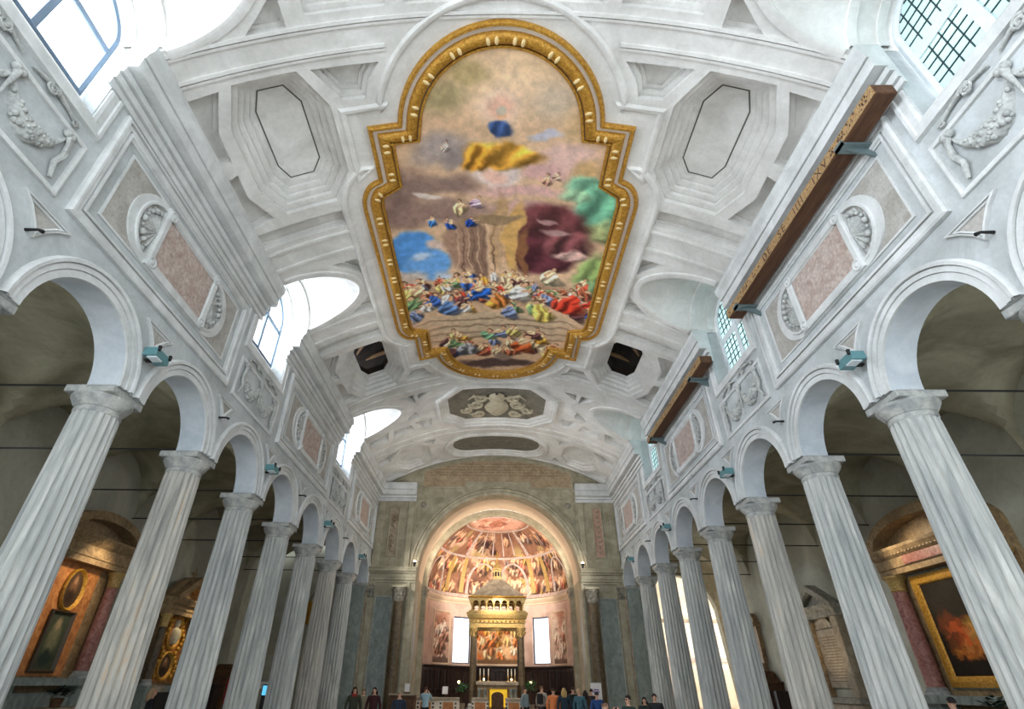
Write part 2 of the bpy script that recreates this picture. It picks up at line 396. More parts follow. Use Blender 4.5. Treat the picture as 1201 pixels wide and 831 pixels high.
# ------------------------------------------------------------------ shared dimensions
Y0, SP = 9.136, 3.366                       # first column seen whole, column spacing
KS = range(-3, 7)
XW, XB = 7.5, 8.12                          # nave face and aisle face of the arcade wall
ZAB, ZSP = 6.274, 6.42                      # underside of abacus, springing of arches
AR, AE = 1.28, 1.63                         # arch radius, outer radius of archivolt
YB, YE = Y0 - 3.5 * SP, 32.5                # nave start behind the lens, end wall
XA = .17                                    # axis of apse
VR, VZ = 13.7, 14.4                         # vault radius and crown
XO = 13.5                                   # aisle outer wall
def vault(x, y, d=0):
    a = asin(max(-1, min(1, x / VR))); return ((VR + d) * sin(a), y, VZ - VR + (VR + d) * cos(a))
def vz(x): return VZ - VR + sqrt(VR * VR - x * x)
def wallmap(s): return lambda y, z, d=0: (s * (XW - d), y, z)
def endmap(x, z, d=0): return (x, YE - d, z)
LH, LS, LR = 1.25, 12.5, .95                # lunette half-width, springing, rise
def lun_z(t): return LS + LR * sqrt(max(0, 1 - (t / LH) ** 2))
def lun_x(t):
    z = lun_z(t) - (VZ - VR); return min(7.2, sqrt(max(0, VR * VR - z * z)))

# ------------------------------------------------------------------ floor
f = MB().box(-XO - .3, XO + .3, YB - 3, 33.2, FZ - .3, FZ).build('floor', 'floor_marble'); struct(f)
f = MB()
f.box(-4.9, 5.2, 33.2, 42, FZ - .3, .20); f.box(-4.0, 4.3, 32.85, 33.2, FZ, .1); f.box(-3.9, 4.2, 32.5, 32.85, FZ, -.1)
struct(f.build('floor_presbytery', 'floor_marble'))

# ------------------------------------------------------------------ nave vault
holes = []; ceil_parts = []
OCT1 = [(4.8, 6.45), (6.15, 6.45), (6.53, 7.45), (6.53, 9.3), (6.15, 10.25), (4.8, 10.25), (4.28, 9.4), (4.28, 7.4)]
WC1 = [(6.42, 6.52), (7.08, 6.55), (7.08, 8.3), (6.80, 8.25), (6.78, 7.45)]
WC2 = [(6.81, 8.62), (7.08, 8.72), (7.08, 10.4), (6.47, 10.25), (6.83, 9.35)]
TRAP = [(2.95, 6.52), (4.50, 6.48), (3.99, 7.32), (3.42, 7.36), (3.28, 6.95)]
STRIP = [(4.72, 10.62), (7.05, 10.62), (7.05, 11.22), (4.72, 11.22)]
BEAD = [(4.6, 11.55), (7.1, 11.55), (7.1, 11.95), (4.6, 11.95)]
MY = 27.8
def mirx(p): return [(-a, b) for a, b in p]
def miry(p): return [(a, MY - b) for a, b in p]
deep = [(0, 0), (0, .16), (-.03, .16), (-.03, .19), (.16, .19), (.16, .32), (.13, .32), (.13, .35), (.30, .35), (.30, .46), (.27, .46), (.27, .49), (.44, .49), (.44, .60), (.41, .60), (.41, .63), (.56, .63), (.56, .72)]
small = [(0, 0), (.0, .24), (.07, .24), (.07, .32)]
midd = [(0, 0), (0, .14), (-.02, .14), (-.02, .17), (.1, .17), (.1, .3), (.08, .3), (.08, .32), (.18, .32), (.18, .42)]
frame_only = [(0, 0), (.02, .05), (.10, .05), (.12, .16)]
COFF = []                                    # outline, steps, kind
for s in (1, -1):
    for my in (False, True):
        fx = (lambda p: p) if s > 0 else mirx; fy = miry if my else (lambda p: p)
        COFF += [(fy(fx(OCT1)), deep, 'hole' if my else 'oct'), (fy(fx(WC1)), small, ''), (fy(fx(WC2)), small, ''), (fy(fx(TRAP)), midd, ''), (fy(fx(STRIP)), small, '')]
    fx = (lambda p: p) if s > 0 else mirx
    for q in ([(3.35, 22.75), (4.0, 22.75), (4.0, 23.35)], [(4.2, 22.75), (4.9, 22.75), (4.45, 23.3), (4.2, 23.6)],
              [(4.2, 24.4), (4.45, 24.7), (4.9, 25.3), (4.2, 25.3)], [(3.55, 25.75), (4.5, 25.75), (4.1, 26.7), (3.7, 26.7)],
              [(4.75, 25.8), (5.6, 25.8), (5.75, 26.75), (4.55, 26.75)], [(5.85, 25.8), (6.95, 25.8), (6.95, 26.75), (6.05, 26.75)],
              [(3.6, 28.55), (4.35, 28.55), (3.85, 29.3)], [(5.7, 28.55), (7.0, 28.55), (7.0, 29.6), (6.45, 29.6)],
              [(6.45, 30.9), (7.0, 30.9), (7.0, 32.2), (5.8, 32.2)], [(3.8, 31.4), (4.3, 32.2), (3.5, 32.2)]):
        COFF.append((fx(q), small, ''))
    COFF.append((fx([(4.65, 28.65), (5.6, 28.65), (6.2, 29.5), (6.2, 31.0), (5.6, 31.9), (4.65, 31.9), (4.1, 31.0), (4.1, 29.5)]), [(0, 0), (0, .12), (.12, .13), (.13, .22), (.3, .25), (.31, .36), (.5, .38)], ''))
    for wy in WY[:2]:                        # little triangles at the point of each lunette
        for t in (1, -1):
            q = [(4.72, wy + t * .55), (4.72, wy + t * 1.35), (5.55, wy + t * 1.35), (5.15, wy + t * .98)]
            COFF.append((fx(q), small, ''))
    COFF.append((fx(rect(4.6, 7.05, 1.2, 2.3)), small, ''))
    COFF.append((fx(rect(2.6, 4.3, 2.9, 5.35)), midd, ''))
COFF.append((rect(-2.2, 2.2, 1.5, 5.35), midd, ''))
ARMS = [(-2.0, 22.7), (2.0, 22.7), (3.2, 23.9), (3.2, 26.1), (2.0, 27.4), (-2.0, 27.4), (-3.2, 26.1), (-3.2, 23.9)]
OVAL = arc(1.55, 30.45, 1.45, -90, 90, 14) + arc(-1.55, 30.45, 1.45, 90, 270, 14)
COFF.append((ARMS, [(-.02, 0), (-.02, -.16), (.12, -.18), (.14, -.10), (.3, -.08), (.32, -.0), (.48, .02), (.5, .10), (.62, .10)], 'arms'))
COFF.append((OVAL, [(-.25, 0), (-.25, -.12), (-.10, -.14), (-.08, -.04), (.02, -.02), (.04, .06), (.18, .06), (.2, .14), (.3, .14)], 'oval'))
COFF = [(ccw(p), st, k) for p, st, k in COFF]
for p, st, k in COFF: holes.append(soffs(p, st[0][0]))
for s in (1, -1):
    for wy in WY:
        ts = [LH * sin(radians(a)) for a in range(-90, 91, 6)]
        holes.append(ccw([(s * lun_x(t), wy + t) for t in ts] + [(s * 7.6, wy + LH), (s * 7.6, wy - LH)]))
mb = MB(); surf(mb, dens(rect(-7.22, 7.22, YB, YE), .6), holes, vault, .62)
ceiling = struct(mb.build('ceiling', 'plaster_vault', smooth=35))
for p, st, k in COFF:
    mb = MB(); coffer(mb, p, st, vault, cap=(k not in ('hole',)))
    o = mb.build('coffer', 'plaster_vault', ceiling)
    inner = soffs(p, st[-1][0])
    if k == 'oct': sring(MB(), offs(p, st[-1][0] + .04), [(0, st[-1][1] + .003), (.012, st[-1][1] - .006), (.035, st[-1][1] - .006), (.045, st[-1][1] + .003)], vault).build('joint_line', 'groove', o)
    if k == 'hole': ring(MB(), inner, [(0, .72), (0, 1.05), (-.1, 1.05)], vault).build('shaft', 'roof_timber', o)
    if k == 'oval': surf(MB(), inner, (), lambda a, b: vault(a, b, .135), .6).build('slab', 'grey_slab', o)
    if k == 'arms':
        d = st[-1][1]; surf(MB(), inner, (), lambda a, b: vault(a, b, d - .005), .6).build('field', 'grey_slab', o)
        # coat of arms: cartouche shield, scrolls, mitre-like crown, crossed keys, ribbons
        c0 = 25.3; R = MB()
        sh = [(.62 * cos(a) * (1 + .10 * cos(4 * a)), 1.0 * sin(a) * (1 - .12 * abs(cos(a)))) for a in [2 * pi * i / 28 for i in range(28)]]
        R.loft([[vault(x * k2, c0 + .1 + y * k2, d - h) for x, y in sh] for k2, h in ((1, 0), (.95, .12), (.8, .16), (.6, .2), (.3, .22))], True, True)
        R.build('shield', 'cream_relief', o, 40)
        R = MB()
        for sx in (1, -1):
            for (cx, cy, r0, turns) in ((1.0, .75, .34, 1.4), (1.1, -.35, .38, 1.5), (.8, -1.05, .3, 1.2), (1.62, .2, .3, 1.1)):
                pts = [vault(sx * (cx + r0 * (1 - t / 26 * .75) * cos(turns * 2 * pi * t / 26)), c0 + cy + r0 * (1 - t / 26 * .75) * sin(turns * 2 * pi * t / 26), d - .08) for t in range(27)]
                R.tube(pts, [.12 * (1 - .5 * t / 26) for t in range(27)], 6)
            R.tube([vault(sx * .3, c0 - 1.0, d - .1), vault(sx * 1.2, c0 - 1.35, d - .08), vault(sx * 1.55, c0 - .9, d - .06)], [.06, .08, .03], 6)
            for k2 in range(5): R.ball(vault(sx * (1.0 + .12 * k2), c0 + .95 - .05 * k2, d - .06), .11 - .01 * k2, 6, 4)
        R.build('scrollwork', 'cream_relief', o, 60)
        R = MB(); R.loft([[vault(.38 * k2 * cos(a), c0 - 1.15 + yy + .1 * sin(a), d - .1 - .1 * abs(sin(a))) for a in [pi * i / 8 for i in range(9)]] for yy, k2 in ((.3, 1), (0, 1.15), (-.3, .9), (-.5, .25))], False)
        R.build('tiara', 'cream_relief', o, 40)
# ribs: thin raised mouldings along the transverse bands
for yb in (5.62, 6.2, 11.5, 12.2, 15.6, 16.3, 21.6, 22.25, 27.55, 28.2, 32.35):
    segs = [(-7.2, 7.2)] if (yb < 5.7 or yb > 22.2) else [(-7.2, -4.62), (4.62, 7.2)]
    if yb in (6.2, 21.6): segs = [(-7.2, -2.75), (2.75, 7.2)]
    for a, b in segs:
        pts = dens([(a, yb), (b, yb)], .4, False)
        ring(MB(), pts, [(-.09, 0), (-.09, -.05), (-.02, -.06), (-.02, -.0), (.01, -.0), (.01, -.04), (.07, -.04), (.07, 0)], vault, False).build('rib_moulding', 'plaster_vault', ceiling)
# lunettes over the clerestory windows
for s in (1, -1):
    for wy in WY:
        ts = [LH * sin(radians(a)) for a in range(-90, 91, 5)]
        xs = [lun_x(t) for t in ts]
        mb = MB(); mb.loft([[(s * (x + (8.06 - x) * k2), wy + t, lun_z(t)) for t, x in zip(ts, xs)] for k2 in (0, .33, .66, 1)], False)
        for q in (1, -1): mb.add([(s * 6.95, wy + q * LH, 12.51), (s * 8.06, wy + q * LH, 12.51), (s * 8.06, wy + q * LH, 12.421), (s * 7.15, wy + q * LH, 12.36)], [(0, 1, 2, 3)])
        lu = mb.build('lunette', 'plaster_vault', ceiling, 40)
        # arched rim on the vault and a rib inside
        path = [(s * lun_x(t), wy + t) for t in ts]
        if s > 0: path = path[::-1]
        ring(MB(), path, [(.0, .02), (.0, -.05), (-.06, -.07), (-.2, -.05), (-.22, 0)], vault, False).build('lunette_rim', 'plaster_vault', lu, 40)
        mb = MB()
        for (xa, xb2) in ((7.0, 7.2), (7.62, 7.8)):
            mb.loft([[(s * (x + xx), wy + t * kk, LS + (lun_z(t) - LS) * kk - .0) for t in ts] for x, xx, kk in ((xa, 0, 1), (xa, 0, .95), (xb2, 0, .95), (xb2, 0, 1))], False)
        mb.build('lunette_rib', 'plaster_vault', lu, 40)

# ceiling painting in a gilded frame
FC = 13.85
half = arc(0, 8.5, 2.78, -90, -8, 16) + [(3.55, 8.11), (3.55, 9.78)] + arc(3.55, 10.75, .62, -86, 0, 8, .95)
half = dens(half, .4, False)
right = half + [(a, 2 * FC - b) for a, b in half[::-1]]
OUT = ccw(dens(right[:-1] + [(-a, b) for a, b in right[::-1][:-1]], .4))
fr = thing('ceiling_painting', 'large ceiling painting in a lobed gilded frame on the nave vault', 'painting', (0, FC, VZ))
def rel(o, p): o.matrix_parent_inverse = Matrix.Translation(p.location).inverted(); return o
def ipx(u, v):
    """photo pixel -> point (x, y) of the vault near its crown"""
    X = (u - CPX) / CF; U = (415.5 - v) / CF
    X, U = X * cos(CR) + U * sin(CR), -X * sin(CR) + U * cos(CR)
    Y = cos(CP) - U * sin(CP); Z = sin(CP) + U * cos(CP)
    X, Y = X * cos(CY) + Y * sin(CY), -X * sin(CY) + Y * cos(CY)
    t = 12.6 / Z; return (CXW + t * X, t * Y)
def inside_np(poly, x, y):
    c = np.zeros(len(x), bool); n = len(poly)
    for i in range(n):
        (x1, y1), (x2, y2) = poly[i], poly[i - 1]
        if y1 == y2: continue
        c ^= ((y1 > y) != (y2 > y)) & (x < (x2 - x1) * (y - y1) / (y2 - y1) + x1)
    return c
g = .032; nx, ny = int(7.6 / g), int(15.4 / g)
gx = -3.8 + g * np.arange(nx + 1); gy = 6.15 + g * np.arange(ny + 1)
PX, PY = np.meshgrid(gx, gy); px, py = PX.ravel(), PY.ravel()
ok = inside_np(offs(OUT, .54), px, py).reshape(ny + 1, nx + 1)
qd = ok[:-1, :-1] & ok[1:, :-1] & ok[:-1, 1:] & ok[1:, 1:]
idx = np.arange((nx + 1) * (ny + 1)).reshape(ny + 1, nx + 1)
fc = np.stack([idx[:-1, :-1][qd], idx[:-1, 1:][qd], idx[1:, 1:][qd], idx[1:, :-1][qd]], 1)
used = np.unique(fc); remap = np.zeros(len(px), int); remap[used] = np.arange(len(used)); px, py = px[used], py[used]
ang = np.arcsin(px / VR); rr = VR - .02
me = bpy.data.meshes.new('canvas'); me.from_pydata(np.stack([rr * np.sin(ang), py, VZ - VR + rr * np.cos(ang)], 1).tolist(), [], remap[fc].tolist())
K = Canvas(px, py, (216, 180, 146), .28, .9, 3)
def pb(u, v, ru, rv, c, soft, fold=0, rot=0):
    cx, cy = ipx(u, v); x1, _ = ipx(u + ru, v); _, y1 = ipx(u, v - rv); _, y2 = ipx(u, v + rv); K.blob(cx, cy, abs(x1 - cx), max(.06, abs(y1 - y2) / 2), c, soft, rot, fold)
rf = random.Random(21)
# sky, cloud banks, stage architecture
for q in ((590, 75, 120, 50, (224, 188, 148), .7), (590, 100, 60, 40, (236, 202, 166), .8), (640, 75, 40, 20, (230, 196, 158), .5), (545, 88, 26, 14, (190, 166, 120), .6), (515, 118, 30, 20, (174, 156, 116), .6), (660, 120, 34, 26, (204, 182, 158), .6), (690, 150, 26, 26, (206, 172, 130), .6),
          (588, 132, 28, 24, (240, 206, 180), .3), (588, 132, 18, 15, (232, 184, 160), .5), (515, 178, 34, 16, (172, 156, 150), .5), (540, 190, 20, 10, (150, 136, 132), .5), (655, 188, 40, 16, (226, 188, 176), .4), (640, 205, 26, 10, (214, 170, 164), .4), (690, 200, 16, 10, (206, 168, 120), .5),
          (475, 215, 34, 22, (140, 114, 104), .5), (520, 218, 44, 12, (146, 120, 110), .5), (470, 245, 20, 18, (132, 106, 98), .5), (520, 250, 60, 12, (150, 122, 112), .6), (585, 207, 28, 18, (228, 208, 202), .25), (583, 210, 14, 10, (236, 190, 172), .5), (610, 228, 54, 6, (220, 176, 168), .5), (620, 246, 50, 6, (204, 164, 152), .5)): pb(*q)
for q in ((698, 218, 34, 12, (122, 172, 142), .3, .5), (702, 240, 28, 24, (106, 164, 134), .3, .6), (676, 228, 16, 8, (156, 194, 156), .4, .4), (712, 264, 14, 14, (150, 172, 126), .4, .5), (690, 270, 26, 10, (146, 154, 106), .4, .5), (692, 318, 18, 24, (136, 158, 96), .35, .5), (686, 335, 14, 10, (120, 150, 110), .4, .4)): pb(*q)
for q in ((648, 266, 46, 24, (98, 54, 56), .2, .5), (634, 302, 38, 22, (92, 46, 54), .2, .6), (664, 286, 30, 18, (110, 64, 66), .25, .8), (668, 298, 22, 5, (196, 160, 150), .4, .5), (655, 272, 18, 3, (176, 140, 136), .4), (640, 262, 12, 2.5, (170, 130, 128), .4)): pb(*q)
for q in ((487, 292, 28, 24, (88, 148, 216), .15), (502, 310, 26, 18, (108, 164, 226), .2), (480, 322, 18, 8, (208, 196, 188), .5), (512, 288, 12, 5, (216, 190, 176), .5), (520, 326, 12, 8, (196, 204, 220), .5), (495, 300, 10, 4, (190, 206, 230), .6),
          (545, 292, 24, 28, (164, 130, 110), .15), (560, 302, 14, 34, (142, 112, 94), .15), (585, 278, 9, 44, (190, 154, 114), .15), (603, 285, 9, 38, (208, 164, 100), .2), (573, 262, 36, 6, (152, 126, 96), .15), (616, 300, 6, 26, (136, 92, 62), .25)): pb(*q)
for i in range(9): pb(536 + 6.4 * i, 300, 1.1, 30, (120, 92, 76) if i % 2 else (196, 162, 134), .5)
pb(478, 350, 22, 26, (206, 172, 148), .4); pb(600, 348, 120, 14, (172, 138, 112), .4)
for i in range(4): pb(585, 374 + 7 * i, 96 - 6 * i, 2.6, (204, 180, 150), .3); pb(585, 378 + 7 * i, 96 - 6 * i, 1.6, (150, 126, 104), .4)
# draped figures: a seated one on the clouds, flying ones, a crowd on the steps
FC2 = [(196, 66, 48), (58, 92, 160), (206, 150, 62), (224, 216, 208), (108, 138, 98), (150, 84, 60), (210, 186, 112), (98, 62, 64), (118, 132, 166), (226, 190, 150)]
def fig(u, v, hpx, col, lean=None):
    cx, cy = ipx(u, v); _, y1 = ipx(u, v - hpx / 2); _, y2 = ipx(u, v + hpx / 2); x1, _ = ipx(u + hpx * .5, v); K.figure(cx, cy, (abs(y2 - y1) + abs(x1 - cx) * 2) / 2, col, rf, lean)
pb(592, 186, 44, 14, (204, 148, 60), .25, .8); pb(562, 194, 16, 15, (196, 136, 50), .25, .8); pb(585, 158, 14, 9, (62, 84, 130), .25, .5); pb(640, 160, 22, 5, (194, 190, 202), .4); pb(589, 142, 6, 6, (226, 178, 140), .2); pb(589, 138, 7, 4, (206, 190, 170), .3)
for u, v, h, c in ((540, 244, 20, (216, 186, 140)), (556, 238, 18, (204, 170, 190)), (528, 262, 17, (40, 76, 150)), (552, 262, 18, (34, 66, 140)), (505, 258, 14, (66, 126, 196)), (640, 212, 18, (206, 150, 130)), (652, 206, 14, (214, 176, 150)), (520, 176, 14, (200, 180, 170))): fig(u, v, h, c)
pb(502, 232, 18, 4, (222, 204, 194), .3, 0, .5)
for i in range(80):
    u, v = rf.uniform(478, 692), 322 + 46 * ((i + rf.random() * 12) / 92); fig(u, v, rf.uniform(15, 23), rf.choice(FC2))
for u, v, h, c in ((668, 350, 36, (196, 60, 42)), (610, 342, 32, (222, 218, 214)), (648, 322, 28, (226, 204, 170)), (635, 366, 30, (214, 186, 96)), (565, 342, 26, (40, 88, 168)), (525, 358, 28, (92, 122, 170)), (585, 352, 28, (190, 118, 58))): fig(u, v, h, c)
for i in range(34):
    u, v = rf.uniform(508, 655), rf.uniform(388, 416); fig(u, v, rf.uniform(15, 21), rf.choice(FC2))
for u, v, h, c in ((545, 408, 24, (146, 146, 152)), (612, 404, 26, (196, 92, 50)), (573, 394, 20, (118, 162, 128))): fig(u, v, h, c)
pb(585, 429, 46, 5, (88, 68, 64), .3); pb(590, 422, 8, 5, (140, 120, 104), .4)
K.c = np.clip(K.c * 1.02 + 4, 0, 255)
K.store(me, .13, .16); me.materials.append(MATS['pigment'])
rel(link('canvas', me, fr), fr)
rel(ring(MB(), OUT, [(0, .02), (0, -.10), (.03, -.15), (.09, -.15), (.12, -.08), (.13, .02)], vault).build('outer_gilt_moulding', 'gilding', fr, 50), fr)
rel(ring(MB(), OUT, [(.12, -.06), (.16, -.05), (.22, -.05)], vault).build('white_fillet', 'frame_white', fr), fr)
rel(ring(MB(), OUT, [(.22, .0), (.22, -.12), (.27, -.19), (.36, -.21), (.46, -.17), (.52, -.08), (.54, -.02)], vault).build('gilt_torus', 'gilding', fr, 50), fr)
rel(ring(MB(), OUT, [(.55, -.02), (.55, -.09), (.6, -.10), (.63, -.05), (.63, -.01)], vault).build('inner_gilt_moulding', 'gilding', fr, 50), fr)
# pairs of acanthus buds along the torus
bud = MB().ball((0, 0, 0), .052, 8, 6, sx=1.0, sy=2.0, sz=.7).mesh('bud', 'gilt_highlight', 60)
mid = offs(OUT, .38); tot = 0; nxt = .3; L = []
for i in range(len(mid)):
    a, b = mid[i], mid[(i + 1) % len(mid)]; l = hypot(b[0] - a[0], b[1] - a[1])
    while nxt < tot + l:
        t = (nxt - tot) / l; L.append((a[0] + (b[0] - a[0]) * t, a[1] + (b[1] - a[1]) * t, atan2(b[1] - a[1], b[0] - a[0]))); nxt += .2 if len(L) % 2 else .72
    tot += l
for x, y, a in L:
    o = link('acanthus_bud', bud, fr); p = vault(x, y, -.205); o.location = (p[0], p[1] - FC, p[2] - VZ); o.rotation_euler = (0, 0, a)
path = offs(OUT, -.42)
ring(MB(), path, [(0, 0), (0, -.05), (-.05, -.09), (-.12, -.09), (-.16, -.04), (-.17, 0)], vault).build('border_moulding', 'plaster_vault', ceiling, 50)

# roof over the vault, seen dark through the two open coffers
r = MB(); r.add([(-9.2, YB, 13.3), (0, YB, 18.2), (9.2, YB, 13.3), (-9.2, YE + 4, 13.3), (0, YE + 4, 18.2), (9.2, YE + 4, 13.3)], [(0, 1, 4, 3), (1, 2, 5, 4)])
r.add([(-9.2, YB, 13.3), (0, YB, 18.2), (9.2, YB, 13.3)], [(0, 1, 2)]); r.add([(-9.2, YE + 4, 13.3), (0, YE + 4, 18.2), (9.2, YE + 4, 13.3)], [(0, 1, 2)])
r.add([(-9.2, YB, 13.3), (-9.2, YE, 13.3), (-9.2, YE, 9.6), (-9.2, YB, 9.6)], []) 
roof = struct(r.build('ceiling_roof', 'roof_timber'))
for s in (-1, 1):
    for (y, dz) in ((17.2, .1), (19.0, .0), (20.9, .25)):
        MB().tube([(s * 3.6, y - .5, 15.3 + dz), (s * 8.2, y + .7, 14.2 + dz)], .10, 6).build('rafter', 'raw_timber', roof)
    MB().tube([(s * 4.6, 17.4, 15.0), (s * 6.8, 20.6, 14.7)], .08, 6).build('rafter', 'raw_timber', roof)

# ------------------------------------------------------------------ arcade walls
SIDE = {-1: 'left', 1: 'right'}
walls = {}
def shell_relief(mb, fn, yc, zc, s, ry, rz):
    """half-round shell of nine ribs; s = direction in which it opens"""
    rings = []
    for i in range(8):
        k = i / 7; row = []
        for j in range(37):
            a = -pi / 2 + pi * j / 36; lob = abs(cos(9 * a * 1.0))
            rr = k * (1 - .06 * (1 - lob)); row.append(fn(yc + s * ry * rr * cos(a), zc + rz * rr * sin(a), -.06 + .16 * (1 - k) ** .7 + .09 * lob * k))
        rings.append(row)
    mb.loft(rings, False)
def swag(mb, fn, ya, yb, ztop, drop, rmax, seed):
    rnd = random.Random(seed); n = 26; rings = []
    for i in range(n + 1):
        t = i / n; y = ya + (yb - ya) * t; z = ztop - drop * (1 - (2 * t - 1) ** 2) ** .8
        r = rmax * (.28 + .72 * sin(pi * t) ** .8)
        rings.append([fn(y + (r + rnd.uniform(-.018, .018)) * .35 * cos(a), z + (r + rnd.uniform(-.02, .02)) * sin(a), max(.0, (r * .8) * cos(a)) + .0) for a in [-pi / 2 + pi * j / 8 for j in range(9)]])
    mb.loft(rings, False)
    for i in range(46):
        t = rnd.uniform(.08, .92); y = ya + (yb - ya) * t; z = ztop - drop * (1 - (2 * t - 1) ** 2) ** .8; r = rmax * (.28 + .72 * sin(pi * t) ** .8); a = rnd.uniform(-1.2, 1.2)
        mb.ball(fn(y, z + r * sin(a), r * .75 * cos(a)), rnd.uniform(.03, .055), 6, 4)
for s in (-1, 1):
    fn = wallmap(s); w = MB()
    # outline: arches below, straight top with notches for the windows
    bot = []
    for k in range(-4, 7):
        c = Y0 + SP * (k + .5)
        if c - AR < YB: bot += [(YB, ZSP + AR * .2)] if k == -4 else []; 
        if k >= -3: bot += arc(c, ZSP, AR, 180, 0, 20)
    bot = [(YB, ZSP)] + [p for p in bot if p[0] > YB + .01] + [(YE + .05, ZSP)]
    wn = []
    for wy in WY[::-1]: wn += [(wy + LH, 12.42), (wy + LH, 10.2), (wy - LH, 10.2), (wy - LH, 12.42)]
    top = [(YE + .05, 12.42)] + wn + [(YB, 12.42)]
    outl = ccw(bot + top)
    slab(w, outl, (), lambda y, z: (s * XW, y, z), lambda y, z: (s * XB, y, z))
    wl = struct(w.build('wall_' + SIDE[s], 'plaster_wall')); walls[s] = wl
    # soffit linings and archivolts
    for k in range(-3, 7):
        c = Y0 + SP * (k + .5); a = arc(c, ZSP, AR - .005, 180, 0, 28)
        MB().loft([[(s * x, p[0], p[1]) for p in a] for x in (XW + .002, XB + .02)], False).build('arch_soffit', 'soffit_plaster', wl, 60)
        mb = MB()
        prof = [(AR - .012, -.01), (AR - .012, .035), (AR + .12, .035), (AR + .12, .015), (AR + .135, .015), (AR + .135, .06), (AR + .23, .06), (AR + .23, .03), (AR + .25, .03), (AR + .25, .10), (AR + .31, .11), (AE, .05), (AE, -.01)]
        mb.loft([[fn(*p, d) for p in arc(c, ZSP, r, 180, 0, 28)] for r, d in prof], False)
        mb.build('archivolt', 'plaster_moulding', wl, 35)
    # spandrel triangles
    for k in KS:
        c = Y0 + SP * k
        tri = ccw([(c - .52, 8.02), (c + .52, 8.02), (c + .3, 7.86), (c + .12, 7.66), (c, 7.46), (c - .12, 7.66), (c - .3, 7.86)])
        o = ring(MB(), tri, [(0, 0), (0, .06), (.03, .07), (.03, .015), (.045, .015), (.045, .05), (.07, .03), (.07, .0)], fn).build('spandrel_panel', 'plaster_moulding', wl)
        surf(MB(), offs(tri, .065), (), lambda y, z: fn(y, z, .006)).build('field', 'panel_field', o)
    # large panels over the columns
    for pc in (-.97, 9.07, 19.1, 29.14):
        y0, y1 = pc - 3.1, min(pc + 3.1, 32.3)
        if y0 < YB: y0 = YB + .1
        yc = (y0 + y1) / 2 if pc > 25 else pc
        R = rect(y0, y1, 8.33, 11.03)
        pn = ring(MB(), R, [(0, 0), (0, .08), (.04, .11), (.09, .11), (.09, .02), (.115, .02), (.115, .07), (.2, .07), (.2, .0), (.23, .0), (.23, .09), (.28, .09), (.30, .04), (.33, .04), (.33, .0)], fn).build('wall_panel', 'plaster_moulding', wl)
        inner = ccw([(y0 + .6, 8.87), (y1 - .6, 8.87), (y1 - .6, 10.5), (y0 + .6, 10.5)])
        surf(MB(), inner, (), lambda y, z: fn(y, z, .008)).build('field', 'panel_field', pn)
        ring(MB(), rect(y0 + .55, y1 - .55, 8.82, 10.55), [(0, .0), (.0, .03), (.05, .03), (.05, .008)], fn).build('inner_frame', 'plaster_moulding', pn)
        # niche surround with half-round ends
        sur = ccw(arc(yc + 1.22, 9.67, .84, -90, 90, 16) + arc(yc - 1.22, 9.67, .84, 90, 270, 16))
        nic = [ccw(arc(yc + q * 1.24, 9.67, .56, -90, 90, 14, .66) if q > 0 else arc(yc + q * 1.24, 9.67, .56, 90, 270, 14, .66)) for q in (1, -1)]
        mb = MB(); surf(mb, sur, nic, lambda y, z: fn(y, z, .055)); mb.loft([[fn(*p, .055) for p in sur], [fn(*p, 0) for p in sur]])
        for h in nic: ring(mb, h, [(0, .055), (0, .09), (-.05, .09), (-.07, .055)], fn); mb.loft([[fn(*p, .055) for p in h], [fn(*p, -.02) for p in h]])
        mb.build('niche_surround', 'plaster_moulding', pn)
        for q in (1, -1):
            mb = MB(); shell_relief(mb, fn, yc + q * 1.25, 9.67, q, .54, .62); mb.build('shell', 'stucco_relief', pn, 50)
            rr = random.Random(int(pc * 10) + q); mb = MB()
            for i in range(9):
                a = -1.35 + 2.7 * i / 8; k2 = .82
                mb.ball(fn(yc + q * (1.27 + .5 * k2 * cos(a)), 9.67 + .58 * k2 * sin(a), .08), rr.uniform(.04, .075), 6, 4)
            mb.build('foliage_relief', 'stucco_relief', pn, 60)
        T = rect(yc - 1.22, yc + 1.22, 8.85, 10.49)
        tb = ring(MB(), T, [(0, .05), (0, .11), (.05, .13), (.17, .12), (.19, .08), (.22, .08)], fn).build('tablet_frame', 'plaster_moulding', pn)
        surf(MB(), offs(ccw(T), .2), (), lambda y, z: fn(y, z, .07)).build('tablet', 'tablet_stone', pn)
        for qy in (1, -1):
            for qz in (1, -1):
                mb = MB(); cy, cz = yc + qy * 1.07, 9.67 + qz * .68
                mb.loft([[fn(cy + r * cos(a), cz + r * sin(a), d) for a in [2 * pi * i / 14 for i in range(14)]] for r, d in ((.13, .11), (.13, .15), (.1, .16), (.07, .13), (.03, .17))], True, True)
                mb.build('rosette', 'plaster_moulding', pn, 40)
